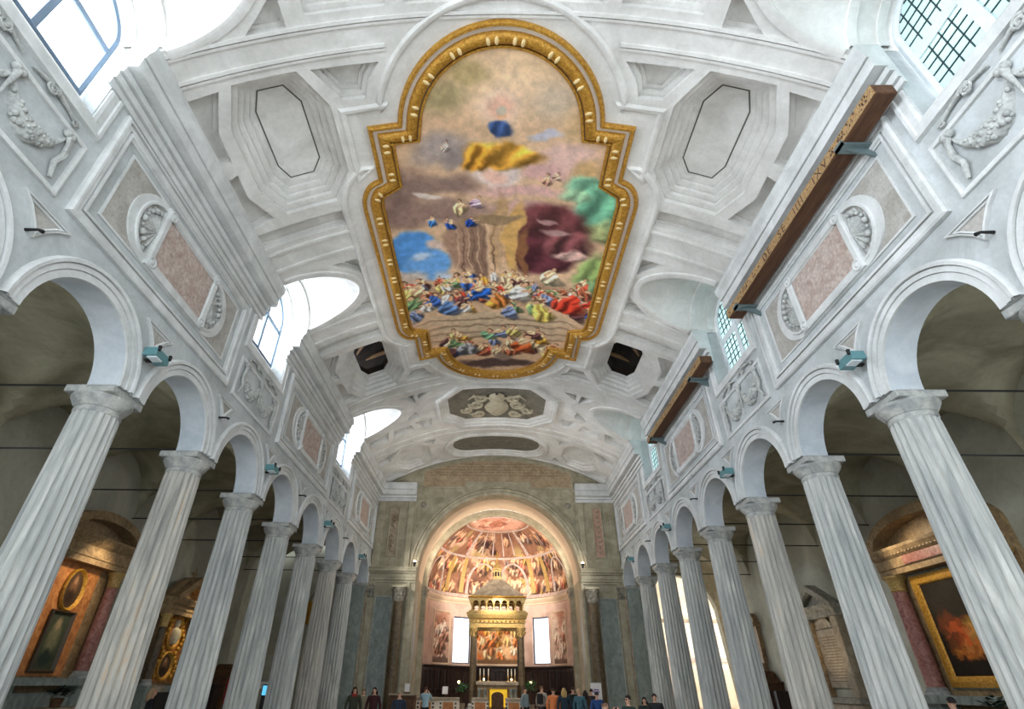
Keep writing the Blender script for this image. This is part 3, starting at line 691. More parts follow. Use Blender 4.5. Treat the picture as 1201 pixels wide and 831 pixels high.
    # garland panels and window surrounds
    for wy in WY:
        R = rect(wy - 1.5, wy + 1.5, 8.33, 9.58)
        gp = ring(MB(), R, [(0, 0), (0, .05), (.03, .06), (.08, .05), (.09, .0)], fn).build('garland_panel', 'plaster_moulding', wl)
        for i, q in enumerate((-1, 1)):
            mb = MB(); swag(mb, fn, wy + (q - 1) * .55 + .03 if q > 0 else wy - 1.1, wy + 1.1 if q > 0 else wy - .03, 9.3, .52, .19, i); mb.build('swag', 'stucco_relief', gp, 60)
        mb = MB()
        for q in (-1, 0, 1):
            yy = wy + q * 1.12
            mb.tube([fn(yy, 9.45, .05), fn(yy + .06 * q, 9.25, .08), fn(yy + .10 * q, 9.0, .06), fn(yy + .02 * q, 8.75, .08), fn(yy + .12 * q, 8.5, .05)], [.07, .05, .06, .05, .03] if q else [.09, .05, .03, .02, .01], 6)
            for dz in (-.05, .05): mb.ball(fn(yy + dz, 9.42, .07), .08, 6, 4)
        mb.build('ribbon', 'stucco_relief', gp, 60)
        ux = [(wy - LH - .02, 11.05), (wy - LH - .02, 10.18), (wy + LH + .02, 10.18), (wy + LH + .02, 11.05)]
        ring(MB(), ux, [(0, 0), (0, .04), (-.06, .06), (-.2, .05), (-.22, .08), (-.28, .08), (-.3, 0)], fn, False, True).build('window_surround', 'plaster_moulding', wl)
        mb = MB()
        for q in (1, -1):
            pts = [fn(wy + q * (1.05 - t * .95), 9.72 + .10 * sin(t * pi), .05) for t in [i / 14 for i in range(15)]]
            mb.tube(pts, [.018 + .03 * sin(pi * i / 14) for i in range(15)], 6)
            mb.tube([fn(wy + q * (.5 + .13 * (1 - t / 20) * cos(t * .7)), 9.76 + .13 * (1 - t / 20) * sin(t * .7), .07) for t in range(18)], .028, 5)
            mb.tube([fn(wy + q * (1.08 + .07 * (1 - t / 16) * cos(t * .7)), 9.68 + .07 * (1 - t / 16) * sin(t * .7), .06) for t in range(14)], .022, 5)
        mb.build('scroll_ornament', 'stucco_relief', wl, 60)
    # cornice in lengths between the windows
    prof = [(0, 11.10), (.06, 11.10), (.06, 11.24), (.03, 11.24), (.03, 11.27), (.11, 11.27), (.11, 11.44), (.07, 11.44), (.07, 11.48), (.17, 11.48), (.19, 11.60), (.14, 11.60), (.14, 11.64), (.40, 11.64), (.40, 11.92), (.37, 11.92), (.37, 11.95), (.43, 11.95), (.45, 12.08), (.53, 12.2), (.53, 12.36), (.5, 12.40), (.2, 12.42), (0, 12.42)]
    ends = [YB] + [v for wy in WY for v in (wy - 1.12, wy + 1.12)] + [YE]
    for a, b in zip(ends[::2], ends[1::2]):
        mb = MB(); mb.loft([[(s * (XW - d), y, z) for d, z in prof] for y in (a, b)], True, True); mb.build('cornice', 'plaster_moulding', wl)

# ------------------------------------------------------------------ clerestory windows
wn = 0
for s in (-1, 1):
    for wy in WY:
        wn += 1; X = 8.0; HW = LH - .03
        fnw = lambda y, z, d=0, s=s: (s * (X - d), y, z)
        top = [(wy + HW * sin(radians(a)), lun_z(LH * sin(radians(a))) - .02) for a in range(84, -85, -7)]
        zb0 = 10.78 if s < 0 else 10.36
        outl = ccw([(wy - HW, zb0), (wy + HW, zb0)] + top)
        win = struct(empty('window_%d' % wn, (0, 0, 0)))
        fm = 'window_frame_blue' if s < 0 else 'window_frame_white'
        fw = .10 if s < 0 else .16
        ring(MB(), outl, [(0, 0), (0, .07), (fw * .5, .09), (fw, .06), (fw, 0)], fnw).build('frame', fm, win)
        MB().loft([[(s * x, y, z) for x, z in ((7.505, 10.205), (8.06, 10.205), (8.06, zb0 + .02), (7.96, zb0 + .02))] for y in (wy - HW, wy + HW)], True, True).build('sill', 'plaster_vault', win)
        mw = .065 if s < 0 else .10
        MB().box(s * (X - .07), s * X, wy - mw, wy + mw, zb0 + .05, lun_z(0) - .06).build('mullion', fm, win)
        zs = [10.3, 11.05, 11.85, 12.55] if s < 0 else [10.3, 11.85, 12.1]
        if s < 0:
            for z in (12.2,): MB().box(s * (X - .06), s * X, wy - HW + .05, wy + HW - .05, z - .065, z + .065).build('transom', fm, win)
            rows = [(10.86, 12.15), (12.25, 13.5)]
        else:
            for z in (11.86,): MB().box(s * (X - .055), s * (X - .003), wy - HW + .05, wy + HW - .05, z - .12, z + .12).build('transom', fm, win)
            rows = [(10.5, 11.74), (11.98, 13.5)]
        inn = offs(outl, fw)
        for (za, zb) in rows:
            for q in (-1, 1):
                ya, yb = sorted((wy + q * mw, wy + q * (HW - fw)))
                # clip the pane under the arched head
                n = 10; tp = [(ya + (yb - ya) * i / n) for i in range(n, -1, -1)]
                pl = [(ya, za), (yb, za)] + [(y, min(zb, lun_z((y - wy) * LH / HW) - .04 - fw)) for y in tp]
                mb = MB(); surf(mb, ccw(pl), (), lambda y, z: fnw(y, z, .02)); pane = mb.build('pane', 'glass_clear' if s < 0 else 'glass_leaded', win)
                if s > 0:
                    mb = MB(); ny = 4
                    for i in range(1, ny):
                        y = ya + (yb - ya) * i / ny; zt = min(zb, lun_z((y - wy) * LH / HW) - .04 - fw); mb.box(s * (X - .045), s * (X - .02), y - .009, y + .009, za, zt)
                    k2 = za + .22
                    while k2 < zb - .08:
                        yl = [y for y in [ya + (yb - ya) * i / 20 for i in range(21)] if lun_z((y - wy) * LH / HW) - .04 - fw > k2]
                        if yl: mb.box(s * (X - .045), s * (X - .02), min(yl), max(yl), k2 - .009, k2 + .009)
                        k2 += .22
                    mb.build('lead_lattice', 'lead', pane)

# ------------------------------------------------------------------ columns
def shaft_mesh(mat):
    mb = MB(); nf = 20; per = 6; H0, H1 = FZ + .45, 5.94; rings = []
    for i in range(13):
        t = i / 12; z = H0 + (H1 - H0) * t; r = .485 - .085 * t ** 1.25; row = []
        for j in range(nf * per):
            a = 2 * pi * j / (nf * per); u = (j % per) / per
            dpt = .0 if u == 0 else .052 * sin(pi * u) ** .6
            if i in (0, 12): dpt *= .1
            elif i == 11: dpt *= .9
            row.append(((r - dpt) * cos(a), (r - dpt) * sin(a), z))
        rings.append(row)
        if i == 11: rings[-1] = [(p[0], p[1], H1 - .12) for p in row]
    mb.loft(rings, True, True); return mb.mesh('shaft', mat, 32)
SH = [shaft_mesh('column_marble'), shaft_mesh('column_marble_warm')]
ech = MB().lathe([(.40, 5.92), (.415, 5.95), (.415, 5.98), (.40, 5.99), (.40, 6.03), (.42, 6.04), (.43, 6.06), (.44, 6.08), (.50, 6.16), (.535, 6.22), (.53, 6.274)], n=40).mesh('echinus', 'capital_marble', 35)
abm = MB().box(-.48, .48, -.48, .48, ZAB, ZSP, .012).mesh('abacus', 'capital_marble')
bsm = MB().lathe([(.62, FZ + .14), (.66, FZ + .18), (.67, FZ + .23), (.63, FZ + .29), (.55, FZ + .31), (.53, FZ + .36), (.57, FZ + .38), (.58, FZ + .42), (.55, FZ + .45), (.49, FZ + .47)], n=40).mesh('base_moulding', 'capital_marble', 40)
plm = MB().box(-.68, .68, -.68, .68, FZ, FZ + .14, .01).mesh('plinth', 'capital_marble')
ORD = ['first', 'second', 'third', 'fourth', 'fifth', 'sixth', 'seventh', 'eighth', 'ninth', 'tenth']
for s in (-1, 1):
    for k in KS:
        where = 'in the arcade below the wooden beams' if s > 0 else 'in the arcade facing the wooden beams'
        c = thing('column', 'fluted grey marble column, %s from the apse %s' % (ORD[6 - k], where), 'column', (s * 8, Y0 + SP * k, 0), 0, 'fluted columns of the nave arcades')
        rz = .31 * k + s
        for nm, me in (('shaft', SH[1] if (s, k) in ((-1, 1), (1, 2), (-1, 5)) else SH[0]), ('echinus', ech), ('abacus', abm), ('base_moulding', bsm), ('plinth', plm)):
            o = link(nm, me, c)
            if nm == 'shaft': o.rotation_euler = (0, 0, pi / 10 * round(rz * 10))
        # tie rod across the aisle
        t = MB().tube([(s * (XB - .05), Y0 + SP * k - .1, 6.6), (s * XO, Y0 + SP * k - .1, 6.6)], .022, 6).build('tie_rod', 'iron')
        if k > -3: tag(t, 'iron tie rod spanning the aisle, %s from the apse, %s' % (ORD[6 - k], 'beam side' if s > 0 else 'side facing the beams'), 'tie rod', 'tie rods across the aisles')
        else: bpy.data.objects.remove(t)

# ------------------------------------------------------------------ aisles
for s in (-1, 1):
    SPR, RX, RY = 6.62, 2.0, 2.0
    mb = MB(); nx, ny = 26, 18; xs = [XB + (XO - XB) * i / nx for i in range(nx + 1)]; xm, hx = (XB + XO) / 2, (XO - XB) / 2
    ys = []; k0 = Y0 - 3.5 * SP
    rows = []
    for k in range(-3, 7):
        for j in range(ny + (1 if k == 6 else 0)):
            dy = (j / ny - .0) * SP; y = Y0 + SP * k + dy
            zb = SPR + RY * sqrt(max(0, 1 - ((dy - SP / 2) / (SP / 2)) ** 2))
            rows.append([(s * x, y, max(zb, SPR + RX * sqrt(max(0, 1 - ((x - xm) / hx) ** 2)))) for x in xs])
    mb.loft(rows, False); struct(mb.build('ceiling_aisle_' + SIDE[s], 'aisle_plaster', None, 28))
    # outer wall; on the right it stops where the transept opens
    ye = 33.4 if s < 0 else 31.2
    w = MB(); aw = [ccw([(yc - 1.0, 4.6), (yc + 1.0, 4.6), (yc + 1.0, 6.6)] + arc(yc, 6.6, 1.0, 0, 180, 12)[1:]) for yc in (Y0 - 1.5 * SP, Y0 + .5 * SP)]
    slab(w, rect(Y0 - 3 * SP, ye, FZ, 9.2), aw, lambda y, z: (s * XO, y, z), lambda y, z: (s * (XO + .3), y, z))
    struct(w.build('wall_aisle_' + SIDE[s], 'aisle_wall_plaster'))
    for h in aw:
        wn += 1; win = struct(empty('window_%d' % wn)); fa = lambda y, z, d=0: (s * (XO + .2 - d), y, z)
        ring(MB(), h, [(0, 0), (0, .06), (.07, .06), (.07, 0)], fa).build('frame', 'window_frame_white', win); surf(MB(), offs(h, .06), (), lambda y, z: fa(y, z, .02)).build('pane', 'glass_clear', win)
w = MB().box(-XO - .3, -XB, 33.2, 33.6, FZ, 9.2); struct(w.build('wall_aisle_end', 'aisle_wall_plaster'))
# right transept: an arch in the aisle end, pale walls, daylight from a tall window
mb = MB(); outl = ccw([(XB, FZ), (XB + .35, FZ)] + arc(10.7, 5.0, 2.15, 180, 0, 20) + [(XO - .3, FZ), (XO + .3, FZ), (XO + .3, 9.2), (XB, 9.2)])
slab(mb, outl, (), lambda x, z: (x, 33.0, z), lambda x, z: (x, 33.5, z)); struct(mb.build('wall_transept_arch', 'arch_stone'))
mb = MB(); outl = rect(31.2, 41.5, FZ, 9.5)
hole = ccw(rect(34.5, 39.0, 2.2, 7.6))
slab(mb, outl, [hole], lambda y, z: (17.5, y, z), lambda y, z: (17.9, y, z)); mb.box(8.2, 17.9, 41.2, 41.5, FZ, 9.5); mb.box(XO, 17.9, 31.2, 31.5, FZ, 9.5)
trw = struct(mb.build('wall_transept', 'pale_transept'))
MB().box(9.5, 16.5, 41.0, 41.2, 3.0, 3.25).build('cornice', 'tablet_stone', trw)
MB().box(9.5, 16.5, 41.0, 41.2, 5.4, 5.6).build('cornice', 'tomb_stone', trw)
for x in (10.2, 12.4, 14.6):
    MB().box(x, x + 1.4, 41.08, 41.2, .4, 2.6).build('marble_slab', 'cream_plaster', trw)
struct(MB().box(8.2, 17.9, 31.2, 41.5, 9.5, 9.7).build('ceiling_transept', 'pale_transept'))
struct(MB().box(XO, 17.9, 31.2, 41.5, FZ - .3, FZ).build('floor_transept', 'floor_marble'))
struct(MB().box(8.2, XO, 33.2, 41.5, FZ - .3, FZ).build('floor_transept_aisle', 'floor_marble'))
area('transept_daylight', (17.4, 36.75, 4.9), (10, 37.5, 2.8), 4.4, 5.2, 900, (1, .97, .9))

# ------------------------------------------------------------------ end wall with the triumphal arch
ZA1, RA1 = 6.95, 4.85
outl = [(-7.9, FZ), (XA - RA1, FZ)] + arc(XA, ZA1, RA1, 180, 0, 40) + [(XA + RA1, FZ), (7.9, FZ), (7.9, 12.2)] + [(x, vz(x) + .25) for x in [7.2 - 14.4 * i / 24 for i in range(25)]] + [(-7.9, 12.2)]
w = MB(); slab(w, ccw(outl), (), lambda x, z: (x, YE, z), lambda x, z: (x, YE + .7, z), 0)
we = struct(w.build('wall_end', 'arch_stone'))
mb = MB(); prof = [(RA1 - .02, 0), (RA1 - .02, .08), (RA1 + .15, .08), (RA1 + .15, .04), (RA1 + .17, .04), (RA1 + .17, .12), (RA1 + .33, .12), (RA1 + .33, .06), (RA1 + .35, .06), (RA1 + .36, .2), (RA1 + .44, .2), (RA1 + .48, 0)]
mb.loft([[endmap(x, z, d) for x, z in arc(XA, ZA1, r, 180, 0, 44)] for r, d in prof], False); mb.build('archivolt', 'arch_stone', we, 35)
# soffit and jambs running back to the apse
mb = MB(); mb.loft([[(x, y, z) for x, z in [(XA - RA1 + .015, FZ)] + arc(XA, ZA1, RA1 - .015, 180, 0, 40) + [(XA + RA1 - .015, FZ)]] for y in (YE - .02, YE + 1.0)], False); mb.build('arch_soffit', 'arch_stone', we, 40)
mb = MB(); mb.loft([[(x, y, z) for x, z in arc(XA, ZA1, RA1 + .06, 180, 0, 40)] for y in (YE + .98, 36.05)], False); mb.build('barrel_vault', 'cream_plaster', we, 40)
mb = MB()
for q in (-1, 1): mb.box(XA + q * (RA1 + .06), XA + q * (RA1 + .4), YE + .7, 36.4, FZ, ZA1)
mb.build('jamb', 'arch_stone', we)
# apse arch: a darker ring on pilasters
YA = 36.05; RI = 4.62
mb = MB(); mb.loft([[(x, y, z) for x, z in arc(XA, 6.85, r, 180, 0, 44)] for r, y in ((RA1 + .15, YA), (RI + .02, YA), (RI, YA + .03), (RI, YA + .5))], False); mb.build('apse_arch', 'arch_stone', we, 35)
for q in (-1, 1):
    p = MB().box(XA + q * RI, XA + q * (RA1 + .2), YA - .05, YA + .5, FZ, 6.3).build('apse_pilaster', 'arch_stone', we)
    MB().box(XA + q * (RI - .05), XA + q * (RA1 + .25), YA - .1, YA + .5, 6.3, 6.85).build('impost', 'grey_relief', p)
    # greenish-grey marble panel on the jamb side pilaster
    p = MB().box(XA + q * (RA1 - .02), XA + q * (RA1 + .5), YE + .55, YE + 1.15, FZ, 6.2).build('inner_pilaster', 'green_marble', we)
    # pier: panels, entablature, upper candelabrum panel
    fe = endmap
    xa, xb = sorted((q * 6.0, q * 6.92))
    g = surf(MB(), rect(xa, xb, .35, 5.75), (), lambda x, z: fe(x, z, .03)).build('marble_panel', 'green_marble', we)
    ring(MB(), rect(xa - .05, xb + .05, .3, 5.8), [(0, 0), (0, .06), (.05, .06), (.05, .02)], fe).build('panel_border', 'capital_marble', we)
    ent = [(0, 6.52), (.08, 6.52), (.08, 6.62), (.05, 6.62), (.05, 6.65), (.14, 6.65), (.14, 6.76), (.10, 6.76), (.10, 6.79), (.14, 6.79), (.14, 6.98), (.10, 6.98), (.10, 7.02), (.24, 7.02), (.26, 7.1), (.38, 7.12), (.38, 7.22), (.42, 7.28), (.42, 7.34), (0, 7.36)]
    x1, x2 = sorted((q * 7.5, XA + q * RA1))
    mb = MB(); mb.loft([[(x, YE - d, z) for d, z in ent] for x in (x1, x2)], True, True); mb.build('impost_entablature', 'arch_stone', we)
    for xa2, xb2, z0, z1 in ((7.05, 7.42, FZ, 6.52), (4.98, 5.16, FZ, 6.52), (7.0, 7.42, 7.36, 11.3), (5.15, 5.5, 7.36, 11.3)):
        MB().box(*sorted((q * xa2, q * xb2)), YE - .10, YE, z0, z1, .02).build('pilaster_strip', 'arch_stone', we)
    k = MB(); k.loft([[(q * 7.235 + w2 * e, YE - .1 - dd, z) for e in (-1, -.4, .4, 1)] for z, w2, dd in ((5.72, .19, .0), (5.76, .22, .03), (5.8, .19, .01), (6.1, .21, .05), (6.36, .27, .12), (6.38, .27, .0))], False)
    for e in (-1, 0, 1): k.tube([(q * 7.235 + e * .14, YE - .1, 5.82), (q * 7.235 + e * .16, YE - .16, 6.02), (q * 7.235 + e * .18, YE - .24, 6.1)], [.07, .07, .02], 6)
    for e in (-1, 1): k.tube([(q * 7.235 + e * .05, YE - .12, 6.1), (q * 7.235 + e * .18, YE - .18, 6.26), (q * 7.235 + e * .24, YE - .24, 6.34)], [.05, .05, .03], 6)
    k.build('pilaster_capital', 'grey_relief', we, 50)
    xc = q * 6.32
    R = rect(xc - .33, xc + .33, 7.95, 11.0)
    ring(MB(), R, [(0, 0), (0, .06), (.05, .08), (.08, .03)], fe).build('panel_frame', 'arch_stone', we)
    cp = surf(MB(), rect(xc - .26, xc + .26, 8.02, 10.93), (), lambda x, z: fe(x, z, .015)).build('candelabrum_panel', 'salmon_marble' if q > 0 else 'tomb_stone', we)
    mb = MB()
    for i in range(9):
        z = 8.3 + .3 * i; mb.ball(fe(xc, z, .03), .06 + .03 * (i % 2), 8, 5)
        for t in (-1, 1): mb.tube([fe(xc, z, .03), fe(xc + t * .12, z + .06, .04), fe(xc + t * .17, z + .16, .03)], [.02, .025, .012], 5)
    mb.build('candelabrum_relief', 'tomb_stone', cp, 60)
    # spandrel panel beside the arch crown
    sp = ccw([(q * 4.95, 11.55), (q * 3.1, 11.55), (q * 4.0, 10.95), (q * 4.7, 10.1), (q * 4.95, 9.6)])
    o = ring(MB(), sp, [(0, 0), (0, .05), (.06, .06), (.09, .0)], fe).build('spandrel_panel', 'arch_stone', we)
    mb = MB(); mb.lathe([(.02, .1), (.1, .09), (.18, .05), (.2, 0)], n=12); mb.v = [fe(q * 4.55 + x, 11.1 + y, z) for x, y, z in mb.v]; mb.build('rosette', 'grey_relief', o, 50)
    # white cornice return
    mb = MB(); mb.loft([[(q * x, YE - d * 1.1, z) for d, z in [(0, 11.30), (.08, 11.30), (.08, 11.46), (.04, 11.46), (.04, 11.5), (.16, 11.5), (.16, 11.62), (.42, 11.64), (.42, 11.92), (.38, 11.92), (.38, 11.96), (.46, 11.96), (.54, 12.2), (.54, 12.36), (0, 12.4)]] for x in (5.05, 7.45)], True, True)
    mb.build('cornice_return', 'plaster_moulding', we)
    # brown granite column with a leafy capital, in front of the pier
    c = thing('granite_column', 'dark brown granite column with leafy capital, %s' % ('beside the white banner' if q > 0 else 'on the pier opposite the white banner'), 'column', (q * 5.52, YE - .36, FZ), 0, 'granite columns flanking the triumphal arch')
    MB().lathe([(.31, .7), (.305, 2.5), (.29, 4.4), (.265, 5.78)], n=28).build('shaft', 'brown_granite', c, 50)
    MB().lathe([(.42, .4), (.44, .46), (.40, .52), (.34, .55), (.36, .6), (.38, .64), (.32, .7)], n=28).build('base', 'capital_marble', c, 40)
    MB().box(-.48, .48, -.35, .34, 0, .4, .02).build('pedestal', 'arch_stone', c)
    cap = MB().lathe([(.27, 5.76), (.30, 5.8), (.28, 5.84), (.30, 6.2), (.36, 6.5)], n=28).build('capital_bell', 'grey_relief', c, 40)
    lf = MB()
    for row, (z0, h, n) in enumerate(((5.84, .3, 8), (6.05, .34, 8))):
        for i in range(n):
            a = 2 * pi * (i + .5 * row) / n; r0 = .30
            pts = [(r0 + .02, z0, .10), (r0 + .04, z0 + h * .5, .11), (r0 + .10, z0 + h * .85, .09), (r0 + .19, z0 + h, .05), (r0 + .2, z0 + h * .86, .02)]
            lf.loft([[(r * cos(a) - w2 * sin(a) * e, r * sin(a) + w2 * cos(a) * e, z) for e in (-1, 0, 1)] for r, z, w2 in pts], False)
    lf.build('acanthus_leaf', 'grey_relief', cap)
    MB().box(-.42, .42, -.35, .34, 6.48, 6.6, .02).build('abacus', 'arch_stone', c)
# attic with inscription slab
ins = ccw([(-4.75, 12.95), (-1.75, 12.95), (-1.75, 12.75), (2.05, 12.75), (2.05, 12.95), (4.85, 12.95)] + [(x, vz(x) - .22) for x in [4.85 - 9.6 * i / 12 for i in range(13)]])
ins = ccw([(-4.75, 12.2), (-1.9, 12.2), (-1.9, 12.55), (2.2, 12.55), (2.2, 12.2), (4.95, 12.2)] + [(x, vz(x) - .25) for x in [4.95 - 9.7 * i / 14 for i in range(15)]])
o = ring(MB(), ins, [(-.05, 0), (-.05, .07), (.05, .07), (.08, .02)], endmap).build('inscription_slab', 'arch_stone', we)
surf(MB(), offs(ins, .07), (), lambda x, z: endmap(x, z, .025), 1.0).build('slab_field', 'inscription_stone', o)
rnd = random.Random(3); mb = MB()
for i in range(6):                        # worn, unreadable lines of lettering
    z = 13.95 - .19 * i; xl = min(4.5, sqrt(max(0, VR ** 2 - (z + .45 - VZ + VR) ** 2)))
    x = -xl
    while x < xl - .15:
        wd = rnd.uniform(.03, .10)
        if rnd.random() < .85: mb.box(x, x + wd * .5, YE - .032, YE - .02, z, z + rnd.uniform(.07, .10))
        x += wd
mb.build('worn_lettering', 'incised', o)
for q in (-1, 1):
    c = ccw([(q * 5.15, 12.5), (q * 6.75, 12.5), (q * 6.2, 12.72), (q * 5.15, 13.15)])
    ring(MB(), c, [(0, 0), (0, .06), (.06, .06), (.08, .01)], endmap).build('corner_panel', 'arch_stone', we)
# responds closing the arcades
for q in (-1, 1):
    MB().box(q * 7.52, q * 8.4, 32.0, YE + .1, FZ, ZSP).build('respond', 'green_marble', we)
    MB().box(q * 7.42, q * 7.6, 32.32, YE + .02, FZ, 6.5).build('respond_strip', 'tomb_stone', we)
    MB().box(q * 7.48, q * 8.5, 31.95, YE + .1, ZSP - .16, ZSP).build('respond_cap', 'capital_marble', we)

# ------------------------------------------------------------------ apse
AY, ARAD = 36.5, 4.75
def apse(a, z, d=0):                      # a: arc length from the axis, clockwise; d towards the room
    t = a / ARAD; r = ARAD - d; return (XA + r * sin(t), AY + r * cos(t), z)
HA = ARAD * pi / 2
AWIN = [(-3.28, -1.9), (2.55, 3.95)]
whole = dens(rect(-HA, HA, FZ, 6.75), .4)
wh = [ccw(dens(rect(a, b, 2.72, 5.55), .4)) for a, b in AWIN]
mb = MB(); surf(mb, whole, wh, apse, .6)
for h in wh: mb.loft([[apse(*p, 0) for p in h], [apse(*p, -.35) for p in h]], True)
wa = struct(mb.build('wall_apse', 'pink_plaster', None, 40))
mb = MB(); ring(mb, dens([(-HA, 6.45), (HA, 6.45)], .3, False), [(-.12, 0), (-.1, .06), (0, .08), (.05, .16), (.16, .22), (.2, .26), (.27, .26), (.3, 0)], apse, False); mb.build('cornice', 'cream_plaster', wa, 30)
for (a, b) in AWIN:
    wn += 1; win = struct(empty('window_%d' % wn)); fa = lambda y, z, d=0: apse(y, z, d - .25)
    R = dens(ccw(rect(a, b, 2.72, 5.55)), .4)
    ring(MB(), R, [(0, 0), (0, .08), (.07, .08), (.07, 0)], fa).build('frame', 'window_frame_dark', win)
    surf(MB(), offs(R, .06), (), lambda y, z: fa(y, z, .02), .4).build('pane', 'glass_clear', win)
# painted fields between the windows: generic pink-brown wall painting
for a, b, cols, base, sk in ((-5.3, -3.65, [(206, 176, 160), (176, 128, 110), (224, 204, 190), (150, 112, 98), (196, 150, 130)], (204, 170, 154), (230, 200, 180)), (4.35, 5.9, [(206, 176, 160), (176, 128, 110), (224, 204, 190), (190, 140, 120)], (212, 180, 164), (230, 200, 180)),
                           (-1.45, 1.75, [(230, 160, 76), (240, 196, 150), (206, 120, 70), (226, 180, 120), (190, 130, 90), (236, 210, 180)], (208, 160, 118), (240, 200, 160))):
    g = .05; n1, n2 = int((b - a) / g), int(3.05 / g)
    mb = MB(); mb.loft([[apse(a + (b - a) * i / n1, 2.7 + 3.05 * j / n2, .02) for i in range(n1 + 1)] for j in range(n2 + 1)], False)
    pu, pv = np.meshgrid(a + (b - a) * np.arange(n1 + 1) / n1, -3.05 * np.arange(n2 + 1) / n2); K = Canvas(pu.ravel(), pv.ravel(), base, .12, .4, int(a * 7) + 60); rb = random.Random(int(a * 10))
    for i in range(9): K.blob(rb.uniform(a, b), -rb.uniform(.2, 2.9), rb.uniform(.2, .6), rb.uniform(.3, .6), rb.choice(cols), .5)
    for i in range(int(7 * (b - a))): K.figure(rb.uniform(a + .2, b - .2), -rb.uniform(.5, 2.4), rb.uniform(.7, 1.1), rb.choice(cols), rb, rb.uniform(-.3, .3), sk)
    K.blob((a + b) / 2, -.1, b - a, .22, tuple(v * .6 for v in base), .3)
    me = mb.mesh('wall_painting', None, 40); K.store(me, .16, .15); me.materials.append(MATS['pigment']); o = link('wall_painting', me, wa)
    ring(MB(), dens(ccw(rect(a, b, 2.7, 5.75)), .3), [(-.08, 0), (-.08, .05), (.0, .06), (.03, .02)], apse).build('painted_border', 'cream_plaster', o)
# half dome with painted compartments
CR0, CZ = 4.7, 6.75
NU, NV = 230, 115
mb = MB(); mb.loft([[(XA + CR0 * cos(e) * sin(a), AY + CR0 * cos(e) * cos(a), CZ + CR0 * sin(e)) for a in [-pi / 2 + pi * i / NU for i in range(NU + 1)]] for e in [pi / 2 * j / NV * .999 for j in range(NV + 1)]], False)
du, dv = np.meshgrid(np.arange(NU + 1) / NU, np.arange(NV + 1) / NV); K = Canvas(du.ravel() * 10, -dv.ravel() * 5, (138, 100, 80), .16, .5, 8)
rb = random.Random(11)
for i in range(40): K.blob(rb.uniform(0, 10), -rb.uniform(.3, 3.4), rb.uniform(.2, .5), rb.uniform(.2, .6), rb.choice([(126, 90, 74), (196, 150, 122), (98, 70, 60), (210, 176, 150), (150, 120, 100), (164, 140, 98)]), .5)
for k in range(3):
    for i in range(64 - 16 * k):
        K.figure(rb.uniform(.1, 9.9), -(.45 + 1.15 * k + rb.uniform(-.2, .35)), rb.uniform(.55, .85), rb.choice([(140, 80, 62), (180, 136, 108), (110, 84, 72), (164, 130, 78), (88, 60, 54), (190, 160, 134), (124, 104, 98), (160, 98, 82)]), rb, rb.uniform(-.25, .25), (204, 158, 128))
K.blob(5, -4.7, 9, 1.15, (206, 158, 138), .15)
for i in range(40): K.blob(rb.uniform(0, 10), -rb.uniform(3.8, 4.6), rb.uniform(.3, .9), rb.uniform(.06, .16), rb.choice([(228, 190, 168), (180, 120, 98), (214, 164, 140), (160, 104, 86), (232, 204, 184)]), .4)
me = mb.mesh('ceiling_apse', None, 60); K.store(me, .15, .12); me.materials.append(MATS['pigment'])
dome = struct(link('ceiling_apse', me))
def domep(u, v, d=0):
    a, e = (u - .5) * pi, v * pi / 2; r = CR0 - d; return (XA + r * cos(e) * sin(a), AY + r * cos(e) * cos(a), CZ + r * sin(e))
def band(path, w, nm='painted_band', mat='tablet_stone'):
    ring(MB(), dens(path, .03, False), [(-w, .005), (-w, .02), (w, .02), (w, .005)], domep, False).build(nm, mat, dome, 50)
band([(0.0, .70), (1.0, .70)], .008); band([(0.0, .385), (1.0, .385)], .010); band([(0, .02), (1, .02)], .015)
for u in (.40, .47, .54, .61): band([(u, .41), (u, .68)], .004)
for u in (.30, .70): band([(u - .0, .40), (u + (.03 if u < .5 else -.03), .69)], .010)
for c, r in ((.10, .075), (.42, .08), (.585, .075), (.9, .075)): band([(c + r * cos(t), .04 + .29 * sin(t) ** .7) for t in [pi * i / 12 for i in range(13)]], .007)
for u in (.22, .31, .69, .78): band([(u, .05), (u, .37)], .012, 'painted_pilaster', 'gilding_pale')

# choir stalls round the apse
st = thing('choir_stalls', 'dark panelled wooden choir stalls curving round the apse wall', 'choir stall', (XA, AY, .3))
mb = MB(); ring(mb, dens([(-HA * .98, .3), (HA * .98, .3)], .35, False), [(0, .0), (0, .3), (.75, .3), (.75, .12), (2.18, .12), (2.18, .2), (2.26, .24), (2.3, .0)], apse, False)
rel(mb.build('backing', 'dark_wood', st), st)
n = 22
for i in range(n):
    a = -HA * .95 + HA * 1.9 * (i + .5) / n; hw = HA * .95 / n
    rel(ring(MB(), rect(a - hw * .8, a + hw * .8, 1.2, 2.35), [(0, .11), (0, .16), (.04, .17), (.08, .13)], apse).build('stall_panel', 'dark_wood', st), st)
    rel(MB().tube([apse(a + hw, .95, .3), apse(a + hw, 1.2, .34), apse(a + hw, 1.25, .14)], .035, 6).build('arm_rest', 'dark_wood', st), st)

